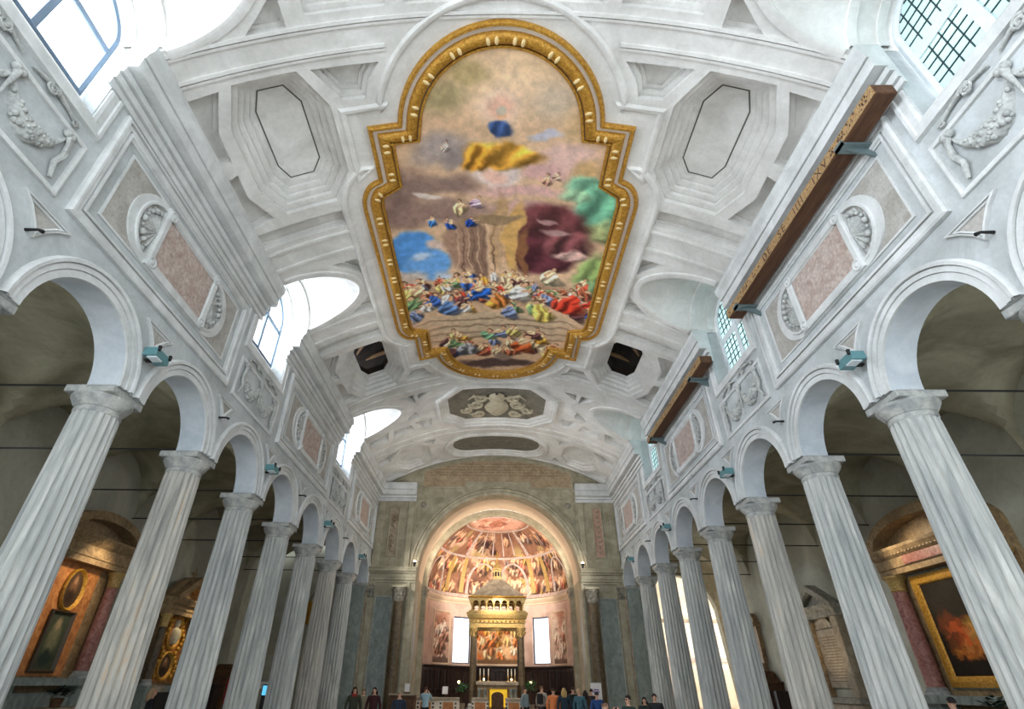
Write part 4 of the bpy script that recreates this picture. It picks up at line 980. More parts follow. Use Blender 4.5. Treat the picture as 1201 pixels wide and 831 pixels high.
# ------------------------------------------------------------------ ciborium over the high altar
CX0, CYC = .12, 35.6
cb = thing('ciborium', 'gilded stone ciborium on four columns with arcaded gallery and pyramid roof', 'ciborium', (CX0, CYC, .2))
H = 1.42
for sx in (-1, 1):
    for sy in (-1, 1):
        c = MB().lathe([(.17, .45), (.17, 2.3), (.15, 3.72)], (sx * H, sy * H * .8, 0), 18).build('column', 'brown_granite', cb, 50)
        MB().lathe([(.26, .0), (.26, .25), (.22, .3), (.24, .36), (.2, .42), (.17, .46)], (sx * H, sy * H * .8, 0), 18).build('base', 'capital_marble', c, 40)
        k = MB().lathe([(.15, 3.7), (.18, 3.74), (.16, 3.78), (.2, 4.0), (.27, 4.12), (.27, 4.2)], (sx * H, sy * H * .8, 0), 16).build('capital', 'gilding_pale', c, 40)
        mb = MB()
        for i in range(8):
            a = 2 * pi * i / 8; mb.tube([(sx * H + .17 * cos(a), sy * H * .8 + .17 * sin(a), 3.8), (sx * H + .23 * cos(a), sy * H * .8 + .23 * sin(a), 3.95), (sx * H + .29 * cos(a), sy * H * .8 + .29 * sin(a), 3.98)], [.05, .05, .02], 5)
        mb.build('leaf_ring', 'gilding_pale', k, 60)
def sq(h, z): return [(-h, -h * .82, z), (h, -h * .82, z), (h, h * .82, z), (-h, h * .82, z)]
ent = MB(); ent.loft([sq(1.62, 4.2), sq(1.62, 4.42), sq(1.66, 4.45), sq(1.66, 4.62), sq(1.74, 4.68), sq(1.82, 4.86), sq(1.84, 4.98), sq(1.7, 5.02), sq(1.2, 5.02)], True); ent.loft([sq(1.62, 4.2), sq(1.25, 4.2), sq(1.25, 5.0)], True)
e = ent.build('entablature', 'gilding_pale', cb)
mb = MB()
for i in range(13):
    for sy in (-1, 1): mb.ball((-1.5 + .25 * i, sy * 1.37, 4.54), .055, 6, 4)
for i in range(10):
    for sx in (-1, 1): mb.ball((sx * 1.67, -1.15 + .25 * i, 4.54), .055, 6, 4)
mb.build('frieze_relief', 'gilding', e, 60)
ga = MB().loft([sq(1.72, 5.02), sq(1.72, 5.1), sq(1.6, 5.1)], True).build('gallery_base', 'gilding_pale', cb)
ln = []
for i in range(8): ln += [(-1.52 + 3.04 * i / 7, -1.32), (-1.52 + 3.04 * i / 7, 1.32)]
for i in range(1, 5): ln += [(-1.52, -1.32 + 2.64 * i / 5), (1.52, -1.32 + 2.64 * i / 5)]
col = MB().lathe([(.075, 5.10), (.075, 5.15), (.05, 5.18), (.05, 5.42), (.085, 5.46), (.085, 5.5)], n=10).mesh('gallery_column', 'gilding_pale', 40)
for x, y in ln: o = link('gallery_column', col, cb); o.location = (x, y, 0)
mb = MB()
pw = 3.04 / 7
o2 = [] 
ah = [ccw(arc(-1.52 + pw * (i + .5), 5.50, pw * .36, 180, 0, 10) + [(-1.52 + pw * (i + .5) + pw * .36, 5.485), (-1.52 + pw * (i + .5) - pw * .36, 5.485)]) for i in range(7)]
for sy in (-1, 1): slab(mb, rect(-1.66, 1.66, 5.48, 5.78), ah, lambda x, z, sy=sy: (x, sy * 1.25, z), lambda x, z, sy=sy: (x, sy * 1.4, z))
for sx in (-1, 1): mb.box(sx * 1.55, sx * 1.68, -1.3, 1.3, 5.62, 5.78)
mb.build('gallery_arcade', 'gilding_pale', cb)
MB().loft([sq(1.66, 5.78), sq(1.78, 5.83), sq(1.78, 5.90), sq(1.6, 5.92)], True).build('gallery_cornice', 'gilding', cb)
MB().loft([sq(1.62, 5.90), sq(.36, 7.02)], True, True).build('pyramid_roof', 'tomb_stone', cb)
l = MB().lathe([(.34, 7.0), (.34, 7.1), (.28, 7.12), (.28, 7.55), (.34, 7.6), (.34, 7.66), (.02, 8.1)], n=8).build('lantern', 'gilding_pale', cb)
mb = MB()
for i in range(8): a = 2 * pi * (i + .5) / 8; mb.box(.245 * cos(a) - .05, .245 * cos(a) + .05, .245 * sin(a) - .05, .245 * sin(a) + .05, 7.2, 7.45)
mb.build('lantern_opening_shade', 'black_paint', l)  # solid black blocks stand in for the shade inside the openings
x = MB(); x.box(-.025, .025, -.025, .025, 8.08, 8.75); x.box(-.17, .17, -.025, .025, 8.45, 8.5); x.ball((0, 0, 8.12), .07); x.build('cross', 'gilding', cb)

al = thing('high_altar', 'marble high altar with a glowing gold front under the ciborium', 'altar', (CX0, 34.55, .2))
MB().box(-1.2, 1.2, -.45, .45, 1.32, 1.5, .02).build('altar_table', 'tomb_stone', al)
b = MB(); b.box(-1.12, -.5, -.35, .4, 0, 1.32); b.box(.65, 1.12, -.35, .4, 0, 1.32); b.box(-.5, .65, -.05, .4, 0, 1.32); b.box(-.55, .7, -.35, -.05, 1.15, 1.32); b.build('body', 'altar_marble', al)
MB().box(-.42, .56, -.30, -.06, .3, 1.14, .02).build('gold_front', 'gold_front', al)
for sx in (-1.0, -.68, .78, 1.0):
    MB().lathe([(.1, .1), (.1, .2), (.07, .24), (.06, 1.0), (.1, 1.08), (.1, 1.15)], (sx, -.42, 0), 12).build('colonnette', 'green_marble', al, 40)
for i, sx in enumerate((-.98, -.76, -.5, .62, .82, 1.02)):
    c = thing('candlestick', 'candlestick on the high altar, %s from the ciborium column %s the banner' % (ORD[i if i < 3 else 5 - i], 'nearer' if sx > 0 else 'farther from'), 'candlestick', (CX0 + sx, 34.6, 1.7), 0, 'candlesticks on the high altar')
    MB().lathe([(.07, 0), (.06, .03), (.02, .06), (.02, .2), (.04, .23), (.02, .26), (.045, .3)], n=10).build('stem', 'gilding_pale', c, 40)
    cd2 = MB().lathe([(.025, .3), (.025, .62)], n=10).build('candle', 'wax', c, 40)
    if sx in (-.76, .82): MB().ball((0, 0, .1), .05, 8, 6).build('lamp_bulb', 'flame', cd2, 60)
for sx, lb in ((-2.35, 'away from the banner'), (2.1, 'near the banner')):
    c = thing('standing_candle', 'tall candle stand with a lit lamp before the choir stalls, %s' % lb, 'candle stand', (CX0 + sx, 37.6, .2), 0, 'lit stands by the stalls')
    MB().lathe([(.16, 0), (.14, .04), (.03, .08), (.03, 1.3), (.07, 1.36)], n=10).build('stem', 'iron', c, 40)
    MB().ball((0, 0, 1.46), .07, 8, 6).build('flame', 'flame', c, 60)

# presbytery furniture
def balustrade(x0, x1, y, lab, inset='altar_orange'):
    o = thing('balustrade', lab, 'balustrade', ((x0 + x1) / 2, y, FZ)); h = (x1 - x0) / 2
    MB().box(-h, h, -.12, .12, 1.12, 1.26, .02).build('rail', 'tomb_stone', o); MB().box(-h, h, -.1, .1, 0, .5, .01).build('base', 'tomb_stone', o)
    MB().box(-h, h, -.06, .06, .5, 1.12).build('panel', 'pale_transept', o)
    n = max(1, round(2 * h / 1.0))
    for i in range(n):
        c = -h + 2 * h * (i + .5) / n; MB().box(c - .28, c + .28, -.075, -.06, .6, 1.04).build('inlay', inset, o)
        for q in (-1, 1):
            for k in range(3): MB().box(c + q * .4 - .05, c + q * .4 + .05, -.075, -.06, .6 + .17 * k, .68 + .17 * k).build('inlay_square', 'black_paint', o)
    return o
balustrade(-4.3, -1.9, 33.0, 'inlaid marble balustrade beside the bookstand with white pages')
balustrade(-1.25, -.35, 33.2, 'short inlaid marble balustrade between green plant and red armchair')
balustrade(.55, 1.45, 33.2, 'short inlaid marble balustrade between red armchair and visitors')
balustrade(2.3, 3.3, 33.0, 'inlaid marble balustrade behind the visitor in orange')
for (x, lab, m, z) in ((-1.95, 'leafy green plant beside the bookstand in the presbytery', 'leaf_green', 1.75), (2.05, 'bright green plant beside the ciborium near the visitors', 'leaf_green', 1.85)):
    p = thing('potted_plant', lab, 'plant', (x, 36.0 if x < 0 else 35.2, .2))
    MB().lathe([(.16, 0), (.22, .4), (.24, .42), (.2, .4)], n=14).build('pot', 'tomb_stone', p, 40)
    MB().tube([(0, 0, .38), (.02, 0, 1.0)], .025, 6).build('stem', 'brown_wood', p)
    rnd = random.Random(int(x * 10)); mb = MB()
    for i in range(190):
        a, e = rnd.uniform(0, 2 * pi), rnd.uniform(-.6, 1.3); r = rnd.uniform(.08, .36); c = Vector((r * cos(a) * cos(e), r * sin(a) * cos(e), z - .65 + r * sin(e)))
        d = Vector((cos(a), sin(a), rnd.uniform(-.3, .6))).normalized(); w2 = d.cross(Vector((0, 0, 1))).normalized() * .05
        mb.add([c, c + d * .09 + w2, c + d * .2, c + d * .09 - w2], [(0, 1, 2, 3)])
    mb.build('foliage', m, p)
p = thing('bookstand', 'pale bookstand holding white pages in the presbytery', 'lectern', (-2.75, 33.7, .2))
MB().tube([(0, 0, 0), (0, 0, 1.0)], .05, 8).build('post', 'brown_wood', p); MB().box(-.2, .2, -.2, .2, 0, .05).build('foot', 'brown_wood', p)
b = MB(); b.add([(-.15, -.14, .9), (.15, -.14, .9), (.15, .03, 1.24), (-.15, .03, 1.24), (-.15, -.1, .88), (.15, -.1, .88), (.15, .07, 1.22), (-.15, .07, 1.22)], [(0, 1, 2, 3), (7, 6, 5, 4), (0, 4, 5, 1), (1, 5, 6, 2), (2, 6, 7, 3), (3, 7, 4, 0)]); b.build('pages', 'white_paint', p)
p = thing('wooden_desk', 'brown wooden desk with slanted top by the granite column', 'desk', (-4.63, 31.0, FZ))
b = MB(); b.box(-.62, .62, -.35, .35, 0, 1.35, .02); b.build('body', 'brown_wood', p); MB().box(-.7, .7, -.42, .4, 1.35, 1.43, .02).build('top', 'tomb_stone', p)
MB().box(.04, .28, -.05, .0, 1.5, 1.86).build('notice', 'white_paint', p); MB().box(0, .32, -.08, .05, 1.43, 1.5).build('notice_stand', 'brown_wood', p)
p = thing('armchair', 'wooden armchair with red cushion before the gold altar front', 'chair', (.12, 32.1, FZ))
MB().box(-.33, .33, -.3, .3, .42, .52, .02).build('seat', 'brown_wood', p)
MB().box(-.28, .28, -.24, .24, .52, .62, .03).build('cushion', 'red_cloth', p)
bk = ccw([(-.32, .5), (.32, .5), (.32, 1.35)] + arc(0, 1.35, .32, 0, 180, 10, .18)); mb = MB(); slab(mb, bk, (), lambda x, z: (x, .26, z), lambda x, z: (x, .33, z)); mb.build('backrest', 'brown_wood', p)
for sx in (-.3, .3):
    MB().box(sx - .03, sx + .03, -.28, .3, .74, .8).build('armrest', 'brown_wood', p)
    for sy in (-.26, .28): MB().box(sx - .035, sx + .035, sy - .035, sy + .035, 0, .76 if sy < 0 else .5).build('leg', 'brown_wood', p)
p = thing('roll_up_banner', 'white roll-up banner with purple print beside the granite column', 'banner', (5.0, 30.4, FZ))
MB().box(-.27, .27, -.01, .01, .08, 1.98).build('sheet', 'white_paint', p); MB().box(-.29, .29, -.1, .1, 0, .08, .02).build('foot', 'steel_bracket', p); MB().box(-.28, .28, -.015, .015, 1.98, 2.01).build('top_rail', 'steel_bracket', p)
mb = MB()
for z, w2 in ((1.66, .13), (1.57, .16), (1.49, .11)): mb.box(-w2, w2, -.014, -.01, z, z + .06)
mb.build('print', 'purple_print', p); MB().box(-.18, .18, -.014, -.01, 1.08, 1.3).build('picture', 'black_paint', p)
p = thing('information_kiosk', 'black information kiosk with a lit blue screen between the columns', 'kiosk', (-8.97, 24.3, FZ))
MB().box(-.26, .26, -.12, .12, 0, 1.4, .02).build('body', 'black_paint', p); MB().box(-.30, .30, -.16, .10, 1.38, 1.78, .02).build('screen_case', 'black_paint', p); MB().box(-.26, .26, -.175, -.155, 1.42, 1.74).build('screen', 'screen_blue', p)
p = thing('notice_stand', 'small white notice on a thin stand beside the kiosk', 'sign', (-9.54, 25.0, FZ))
MB().tube([(0, 0, 0), (0, 0, 1.65)], .02, 6).build('pole', 'iron', p); MB().box(-.14, .14, -.03, 0, 1.62, 1.87).build('sheet', 'white_paint', p); MB().box(-.18, .18, -.18, .18, 0, .03).build('foot', 'iron', p)

# spot lamps on the imposts of the triumphal arch
for q, lab in ((-1, 'away from'), (1, 'on the same side as')):
    p = thing('spot_lamp', 'small lit spot lamp on the arch impost %s the white banner' % lab, 'lamp', (XA + q * 4.95, YE - .45, 7.38), 0, 'spot lamps at the arch springing')
    MB().box(-.05, .05, -.05, .25, -.04, .0).build('bracket', 'iron', p); MB().lathe([(.05, 0), (.09, .12), (.10, .22)], n=12).build('housing', 'iron', p, 40); MB().ball((0, 0, .24), .09, 10, 6, sz=.6).build('bulb', 'bulb_warm', p, 60)
    spot('arch_lamp', (XA + q * 4.2, YE + 1.2, 7.4), (XA - q * 1.2, 40.5, 9.2), 1250, WARM, 110)
spot('apse_fill', (XA - 1.9, 35.2, 6.6), (XA + .6, 41, 5.4), 800, WARM, 120)  # added warm fill for the apse, no fixture belongs to it
spot('apse_fill', (XA + 2.1, 35.2, 6.6), (XA - .4, 41, 5.4), 800, WARM, 120)  # second added apse fill, likewise without a fixture
spot('altar_fill', (XA, 33.0, 6.5), (XA, 36, 1.6), 800, WARM, 80)  # added to brighten the high altar and presbytery; has no fixture

# ------------------------------------------------------------------ wooden beams and floodlights on the nave walls
for (ya, yb, lab) in ((5.4, 12.4, 'long painted wooden beam lettered IXV under the cornice, between two leaded windows'), (14.85, 21.9, 'long painted wooden beam without bold lettering under the cornice, nearer the apse')):
    p = thing('wooden_beam', lab, 'beam', (7.06, (ya + yb) / 2, 10.86)); h = (yb - ya) / 2
    MB().box(-.19, .23, -h, h, .0, .27, .02).build('timber', 'beam_underside', p)
    MB().box(-.2, -.188, -h + .01, h - .01, .01, .26).build('painted_face', 'beam_paint', p)
    if ya < 6:
        cu = bpy.data.curves.new('txt', 'FONT'); cu.body = 'DE \u00b7 SE \u00b7 IIII \u00b7 IXV \u00b7'; cu.size = .3; cu.align_x = 'CENTER'; cu.space_character = 1.3
        to = bpy.data.objects.new('txt', cu); COL.objects.link(to); bpy.context.view_layer.update()
        me = bpy.data.meshes.new_from_object(to.evaluated_get(bpy.context.evaluated_depsgraph_get())); bpy.data.objects.remove(to)
        me.materials.clear(); me.materials.append(MATS['letter_ink'])
        for v in me.vertices: v.co = (-.2035, -(v.co.x) - .55, v.co.y + .03)
        link('lettering', me, p)
    rnd = random.Random(int(ya)); mb = MB()
    for i in range(120 if ya > 6 else 60):
        y = rnd.uniform(-h + .05, h - .05 if ya > 6 else h * .0) if ya > 6 else rnd.choice((rnd.uniform(.9, h - .1), rnd.uniform(-h + .1, -h + 1.4)))
        z = rnd.uniform(.04, .2); mb.box(-.203, -.2, y, y + rnd.uniform(.02, .05), z, z + rnd.uniform(.02, .07))
    mb.build('painted_ornament', 'letter_ink', p)
    for q in (-h + 1.15, h - .6):
        k = MB(); k.box(-.24, .44, q - .12, q + .12, -.06, -.0); k.box(-.24, -.2, q - .12, q + .12, -.06, .06)
        k.add([(.44, q - .02, -.05), (.44, q - .02, -.32), (-.1, q - .02, -.06), (.44, q + .02, -.05), (.44, q + .02, -.32), (-.1, q + .02, -.06)], [(0, 1, 2), (3, 5, 4), (0, 3, 4, 1), (1, 4, 5, 2), (2, 5, 3, 0)])
        k.build('bracket', 'steel_bracket', p)
for s in (-1, 1):
    for i, k in enumerate((0, 2, 4, 6)):
        y = Y0 + SP * k - .1
        where = 'below the wooden beams' if s > 0 else 'facing the wooden beams'
        p = thing('floodlight', 'teal floodlight over the %s column from the apse, arcade %s' % (ORD[6 - k], where), 'floodlight', (s * 7.4, y, 7.22), 0, 'floodlights on the arcade walls')
        def bx(nm, x0, x1, y0, y1, z0, z1, m): MB().box(s * x0, s * x1, y0, y1, z0, z1, .008).build(nm, m, p)
        bx('wall_bracket', -.08, .04, -.05, .05, -.05, .0, 'iron')
        bx('housing', -.30, -.02, -.24, .24, -.02, .17, 'lamp_body')
        bx('lens', -.28, -.04, -.22, .22, .17, .185, 'lamp_glass')
        bx('reflector_cover', -.31, -.10, -.20, .02, -.05, -.02, 'lamp_glass')
        for q in (-.2, .2): bx('hinge', -.34, -.28, q - .03, q + .03, .10, .22, 'iron')
        spot('floodlight_beam', (s * 7.0, y, 7.5), ((s * .5, s * .5, 0, -s * 5.6)[i], y + (.4, .4, 6.5, 3.4)[i], (14, 14, 11.5, 5.2)[i]), (200, 300, 800, 1150)[i], (1, .95, .88), (96, 96, 100, 116)[i], 1.0, .2)
    for k in (-1, 1, 3, 5):
        y = Y0 + SP * k - .12
        p = MB().tube([(s * 7.52, y, 7.5), (s * 7.3, y, 7.5), (s * 7.22, y + .02, 7.47)], [.03, .022, .035], 6).build('wall_spike', 'iron')
        tag(p, 'black iron spike over the %s column from the apse, arcade %s' % (ORD[6 - k], 'below the wooden beams' if s > 0 else 'facing the wooden beams'), 'hook', 'iron spikes on the arcade walls')

# ------------------------------------------------------------------ side altars, tomb, confessionals
def altar(name, label, s, y, w, h, build):
    a = thing(name, label, 'altar', (s * XO, y, FZ), 0); build(a, s, w / 2, h); return a
def bxs(a, s, nm, d0, d1, y0, y1, z0, z1, m, par=None, bev=0): return MB().box(-s * d0, -s * d1, y0, y1, z0, z1, bev).build(nm, m, par or a)
def edge(a, s, nm, prof, y0, y1, m): 
    mb = MB(); mb.loft([[(-s * d, y, z) for d, z in prof] for y in (y0, y1)], True, True); return mb.build(nm, m, a)
def aedicule(a, s, hw, zb, zt, zc, matc, matb, seg=True, colr=.2):
    """pedestals, two columns, entablature and pediment; zb foot of columns, zt head, zc top of cornice"""
    bxs(a, s, 'backing', 0, .18, -hw, hw, 0, zt, matb)
    for q in (-1, 1):
        c = MB().lathe([(colr, zb + .15), (colr, zb + 1.2), (colr * .86, zt - .45)], (-s * .42, q * (hw - .3), 0), 18).build('column', matc, a, 50)
        MB().lathe([(colr * 1.4, zb), (colr * 1.4, zb + .07), (colr * 1.15, zb + .12), (colr * 1.2, zb + .17), (colr, zb + .2)], (-s * .42, q * (hw - .3), 0), 16).build('base', 'capital_marble', c, 40)
        k = MB().lathe([(colr * .86, zt - .47), (colr * 1.0, zt - .44), (colr * .9, zt - .4), (colr * 1.1, zt - .15), (colr * 1.5, zt - .05), (colr * 1.5, zt)], (-s * .42, q * (hw - .3), 0), 14).build('capital', 'gilding_pale', c, 40)
        bxs(a, s, 'pedestal', 0, .72, q * (hw - .3) - .33, q * (hw - .3) + .33, 0, zb, 'green_marble', None, .02)
    edge(a, s, 'entablature', [(0, zt), (.62, zt), (.62, zt + .16), (.66, zt + .18), (.66, zc - .3), (.74, zc - .24), (.86, zc - .08), (.88, zc), (0, zc)], -hw, hw, matb)
    mb = MB()
    if seg:
        out = arc(0, zc, hw, 0, 180, 20, hw * .42); inn = arc(0, zc + .02, hw - .32, 180, 0, 20, hw * .42 - .3)
        o = ccw(out + inn)
    else:
        o = ccw([(hw, zc), (0, zc + hw * .62), (-hw, zc), (-hw + .55, zc), (0, zc + hw * .62 - .34), (hw - .55, zc)])
    slab(mb, o, (), lambda y, z: (-s * .0, y, z), lambda y, z: (-s * .8, y, z)); pd = mb.build('pediment', matb, a)
    mb = MB()
    if seg: f0 = ccw(arc(0, zc, hw - .3, 0, 180, 16, hw * .42 - .28))
    else: f0 = ccw([(hw - .5, zc), (0, zc + hw * .62 - .3), (-hw + .5, zc)])
    surf(mb, f0, (), lambda y, z: (-s * .3, y, z)); mb.build('tympanum', 'altar_marble', pd)
    mb = MB()
    for i in range(int(hw * 2 / .16)): mb.box(-s * .6, -s * .78, -hw + .05 + .16 * i, -hw + .13 + .16 * i, zc - .22, zc - .12)
    mb.build('dentils', matb, pd)
# orange marble altar with oval and upright pictures
painting('dark_portrait', (74, 56, 40), [(.5, .6, .2, .26, (120, 84, 60), .5), (.5, .75, .1, .1, (160, 120, 90), .4), (.45, .3, .25, .2, (52, 38, 30), .5)], .1, gscale=12)
painting('green_portrait', (66, 72, 58), [(.5, .55, .25, .3, (112, 110, 84), .5), (.5, .8, .14, .1, (150, 130, 100), .4), (.5, .2, .3, .15, (44, 56, 50), .4)], .1, gscale=12)
painting('orange_scene', (36, 30, 24), [(.5, .75, .6, .25, (52, 46, 38), .5), (.55, .38, .3, .16, (150, 92, 40), .5), (.45, .46, .14, .12, (196, 150, 70), .4), (.68, .4, .12, .16, (206, 90, 40), .4), (.62, .26, .22, .09, (190, 110, 44), .5), (.35, .3, .1, .08, (120, 88, 50), .5), (.8, .5, .12, .16, (110, 60, 36), .5)], .16, [(.57, .38, .32, .2, 9, [(200, 140, 60), (90, 50, 30), (214, 100, 50), (60, 44, 32), (170, 120, 70)], .5)], gscale=14)
def paint_rect(a, s, nm, mat, y0, y1, z0, z1, d, frame='gilding', fwid=.1, oval=False):
    o = ccw(arc((y0 + y1) / 2, (z0 + z1) / 2, (y1 - y0) / 2, 0, 360, 32, (z1 - z0) / 2)[:-1]) if oval else rect(y0, y1, z0, z1)
    fn = lambda y, z, e=0: (-s * (d + e), y, z)
    mb = MB(); surf(mb, o, (), lambda y, z: fn(y, z, .01)); mb.uv = lambda co: ((co.y - y0) / (y1 - y0), (co.z - z0) / (z1 - z0)); c = mb.build(nm, mat, a)
    ring(MB(), o, [(-fwid, 0), (-fwid, .06), (-fwid * .6, .1), (-.02, .07), (.02, .0)], fn).build('frame', frame, c, 50); return c
def b1(a, s, hw, h):
    aedicule(a, s, hw, 1.9, 4.95, 5.75, 'red_marble', 'altar_marble', True, .2)
    bxs(a, s, 'orange_panel', .18, .24, -.98, .98, 1.95, 4.95, 'altar_orange')
    paint_rect(a, s, 'oval_picture', 'dark_portrait', -.36, .36, 3.7, 4.75, .26, 'gilding', .09, True)
    paint_rect(a, s, 'upright_picture', 'green_portrait', -.42, .42, 2.1, 3.55, .26, 'frame_dark', .08)
    bxs(a, s, 'ledge', 0, .95, -hw, hw, 1.72, 1.9, 'green_marble'); bxs(a, s, 'altar_table', 0, 1.2, -1.3, 1.3, 1.05, 1.2, 'tomb_stone'); bxs(a, s, 'altar_front', 0, 1.05, -1.2, 1.2, 0, 1.05, 'red_marble')
    bxs(a, s, 'gradine', 0, .6, -1.2, 1.2, 1.2, 1.55, 'green_marble')
A1 = altar('side_altar', 'orange marble side altar with oval picture above an upright picture', -1, 17.3, 3.7, 7, b1)
def b2(a, s, hw, h):
    aedicule(a, s, hw, 1.7, 4.1, 4.7, 'brown_granite', 'altar_marble', False, .16)
    bxs(a, s, 'orange_panel', .18, .24, -.95, .95, 1.8, 4.3, 'altar_orange')
    paint_rect(a, s, 'oval_relief', 'altar_orange', -.4, .4, 3.0, 4.1, .26, 'gilding', .12, True)
    bust = MB(); bust.lathe([(.02, 4.0), (.1, 3.97), (.13, 3.86), (.1, 3.75), (.07, 3.7), (.2, 3.62), (.24, 3.4), (.16, 3.12), (.05, 3.08)], (-s * .3, 0, 0), 14); bust.build('bust', 'cream_relief', a, 50)
    paint_rect(a, s, 'lower_oval', 'dark_portrait', -.42, .42, 1.95, 2.75, .26, 'gilding', .12, True)
    for q in (-1, 1):
        mb = MB()
        for i in range(14): mb.ball((-s * .3, q * (.62 + .15 * sin(i)), 2.0 + .16 * i), .1, 6, 4)
        mb.build('gilt_ornament', 'gilding', a, 60)
    mb = MB()
    for q in (-1, 1): mb.tube([(-s * .4, q * 1.3, 4.7), (-s * .4, q * .9, 5.2), (-s * .4, q * .35, 5.45)], [.16, .14, .06], 8)
    mb.tube([(-s * .4, 0, 5.3), (-s * .4, 0, 6.0)], .04, 6); mb.tube([(-s * .4, -.2, 5.75), (-s * .4, .2, 5.75)], .04, 6); mb.build('crest', 'altar_marble', a, 50)
    bxs(a, s, 'altar_table', 0, 1.0, -1.2, 1.2, 1.5, 1.7, 'tomb_stone'); bxs(a, s, 'altar_front', 0, .9, -1.1, 1.1, 0, 1.5, 'black_paint')
altar('side_altar', 'gilded side altar with pale bust in an oval above a dark oval', -1, 23.8, 3.0, 6, b2)
def b3(a, s, hw, h):
    aedicule(a, s, hw, 1.75, 5.0, 5.75, 'red_marble', 'altar_marble', True, .24)
    paint_rect(a, s, 'altar_picture', 'orange_scene', -1.3, 1.3, 2.2, 4.65, .26, 'gilding', .26)
    bxs(a, s, 'blue_frame', .18, .25, -1.66, 1.66, 1.9, 4.98, 'green_marble')
    bxs(a, s, 'frieze_tablet', .6, .69, -1.0, 1.0, 5.2, 5.45, 'red_marble'); bxs(a, s, 'ledge', 0, .95, -hw, hw, 1.55, 1.75, 'green_marble')
    bxs(a, s, 'altar_table', 0, 1.5, -1.4, 1.4, 1.1, 1.25, 'tomb_stone'); bxs(a, s, 'altar_front', 0, 1.15, -1.3, 1.3, 0, 1.1, 'green_marble')
altar('side_altar', 'red-columned side altar with a dark gilt-framed picture of orange glow', 1, 16.25, 4.7, 7, b3)
def b4(a, s, hw, h):
    bxs(a, s, 'slab', 0, .12, -.75, .75, 1.9, 3.9, 'tomb_stone')
    for q in (-1, 1):
        bxs(a, s, 'pilaster', 0, .3, q * 1.05 - .22, q * 1.05 + .22, 1.6, 4.3, 'tomb_stone', None, .02); bxs(a, s, 'inner_pilaster', 0, .22, q * .78 - .06, q * .78 + .06, 1.6, 4.2, 'altar_marble', None, .01)
    bxs(a, s, 'sill', 0, .45, -1.4, 1.4, 1.4, 1.6, 'grey_relief', None, .02); bxs(a, s, 'base', 0, .35, -1.3, 1.3, 0, 1.4, 'tomb_stone', None, .02)
    edge(a, s, 'entablature', [(0, 4.3), (.34, 4.3), (.34, 4.5), (.4, 4.55), (.46, 4.68), (.46, 4.74), (0, 4.74)], -1.4, 1.4, 'grey_relief')
    o = ccw([(1.45, 4.74), (0, 5.55), (-1.45, 4.74), (-1.0, 4.74), (0, 5.3), (1.0, 4.74)]); mb = MB(); slab(mb, o, (), lambda y, z: (0, y, z), lambda y, z: (-s * .46, y, z)); mb.build('pediment', 'grey_relief', a)
    mb = MB(); surf(mb, ccw([(1.0, 4.74), (0, 5.3), (-1.0, 4.74)]), (), lambda y, z: (-s * .12, y, z)); mb.build('tympanum', 'grey_relief', a)
    mb = MB(); fn = lambda y, z, d=0: (-s * (.14 + d), y, z)
    rings = [[fn(.6 * k * cos(t) * (1 - .05 * (1 - abs(cos(5 * t)))), 3.92 + .42 * k * sin(t), .05 * abs(cos(5 * t)) * k) for t in [pi * i / 30 for i in range(31)]] for k in (.1, .4, .7, 1)]
    mb.loft(rings, False); mb.build('shell', 'tomb_stone', a, 40)
    mb = MB()
    for i in range(16): mb.box(-s * .12, -s * .128, -.58, .58 - .2 * (i % 3) * .5, 3.6 - .1 * i, 3.635 - .1 * i)
    mb.build('worn_lettering', 'incised', a)
t = thing('wall_tomb', 'pale stone wall tomb with pediment, shell niche and inscribed slab', 'tomb', (XO, 23.7, FZ)); b4(t, 1, 1.4, 5.5)
def confess(s, y, lab):
    a = thing('confessional', lab, 'confessional', (s * XO, y, FZ)); 
    for q in (-1, 1): bxs(a, s, 'side_panel', 0, .9, q * .62 - .05, q * .62 + .05, 0, 2.0, 'brown_wood')
    bxs(a, s, 'back', 0, .06, -.62, .62, 0, 2.0, 'dark_wood'); bxs(a, s, 'cornice', 0, 1.0, -.75, .75, 2.0, 2.12, 'brown_wood', None, .02)
    bxs(a, s, 'half_door', .82, .88, -.57, .57, 0, .95, 'brown_wood'); bxs(a, s, 'curtain', .7, .74, -.55, .55, .95, 2.0, 'red_cloth')
    o = ccw([(.6, 2.12), (.45, 2.3)] + arc(0, 2.34, .3, 0, 180, 10, .22) + [(-.45, 2.3), (-.6, 2.12)]); mb = MB(); slab(mb, o, (), lambda yy, z: (-s * .1, yy, z), lambda yy, z: (-s * .95, yy, z)); mb.build('crest', 'brown_wood', a)
    for q in (-1, 1): bxs(a, s, 'wing', 0, .7, q * 1.2, q * .68, 0, 1.75, 'dark_wood')
confess(-1, 29.0, 'dark wooden confessional with curved crest by the wall behind the candle rail')
confess(1, 29.3, 'brown wooden confessional with curved crest near the bright transept')
p = thing('monument', 'brown stone wall monument with rounded top above the confessional', 'monument', (XO - .02, 30.1, 2.2))
bxs(p, 1, 'slab', 0, .2, -.5, .5, .4, 2.0, 'altar_marble'); bxs(p, 1, 'cornice', 0, .4, -.65, .65, 2.0, 2.2, 'altar_marble'); bxs(p, 1, 'corbel', 0, .3, -.4, .4, 0, .4, 'altar_marble')
mb = MB(); slab(mb, ccw(arc(0, 2.2, .55, 0, 180, 12, .45)), (), lambda y, z: (0, y, z), lambda y, z: (-.3, y, z)); mb.build('crest', 'altar_marble', p)
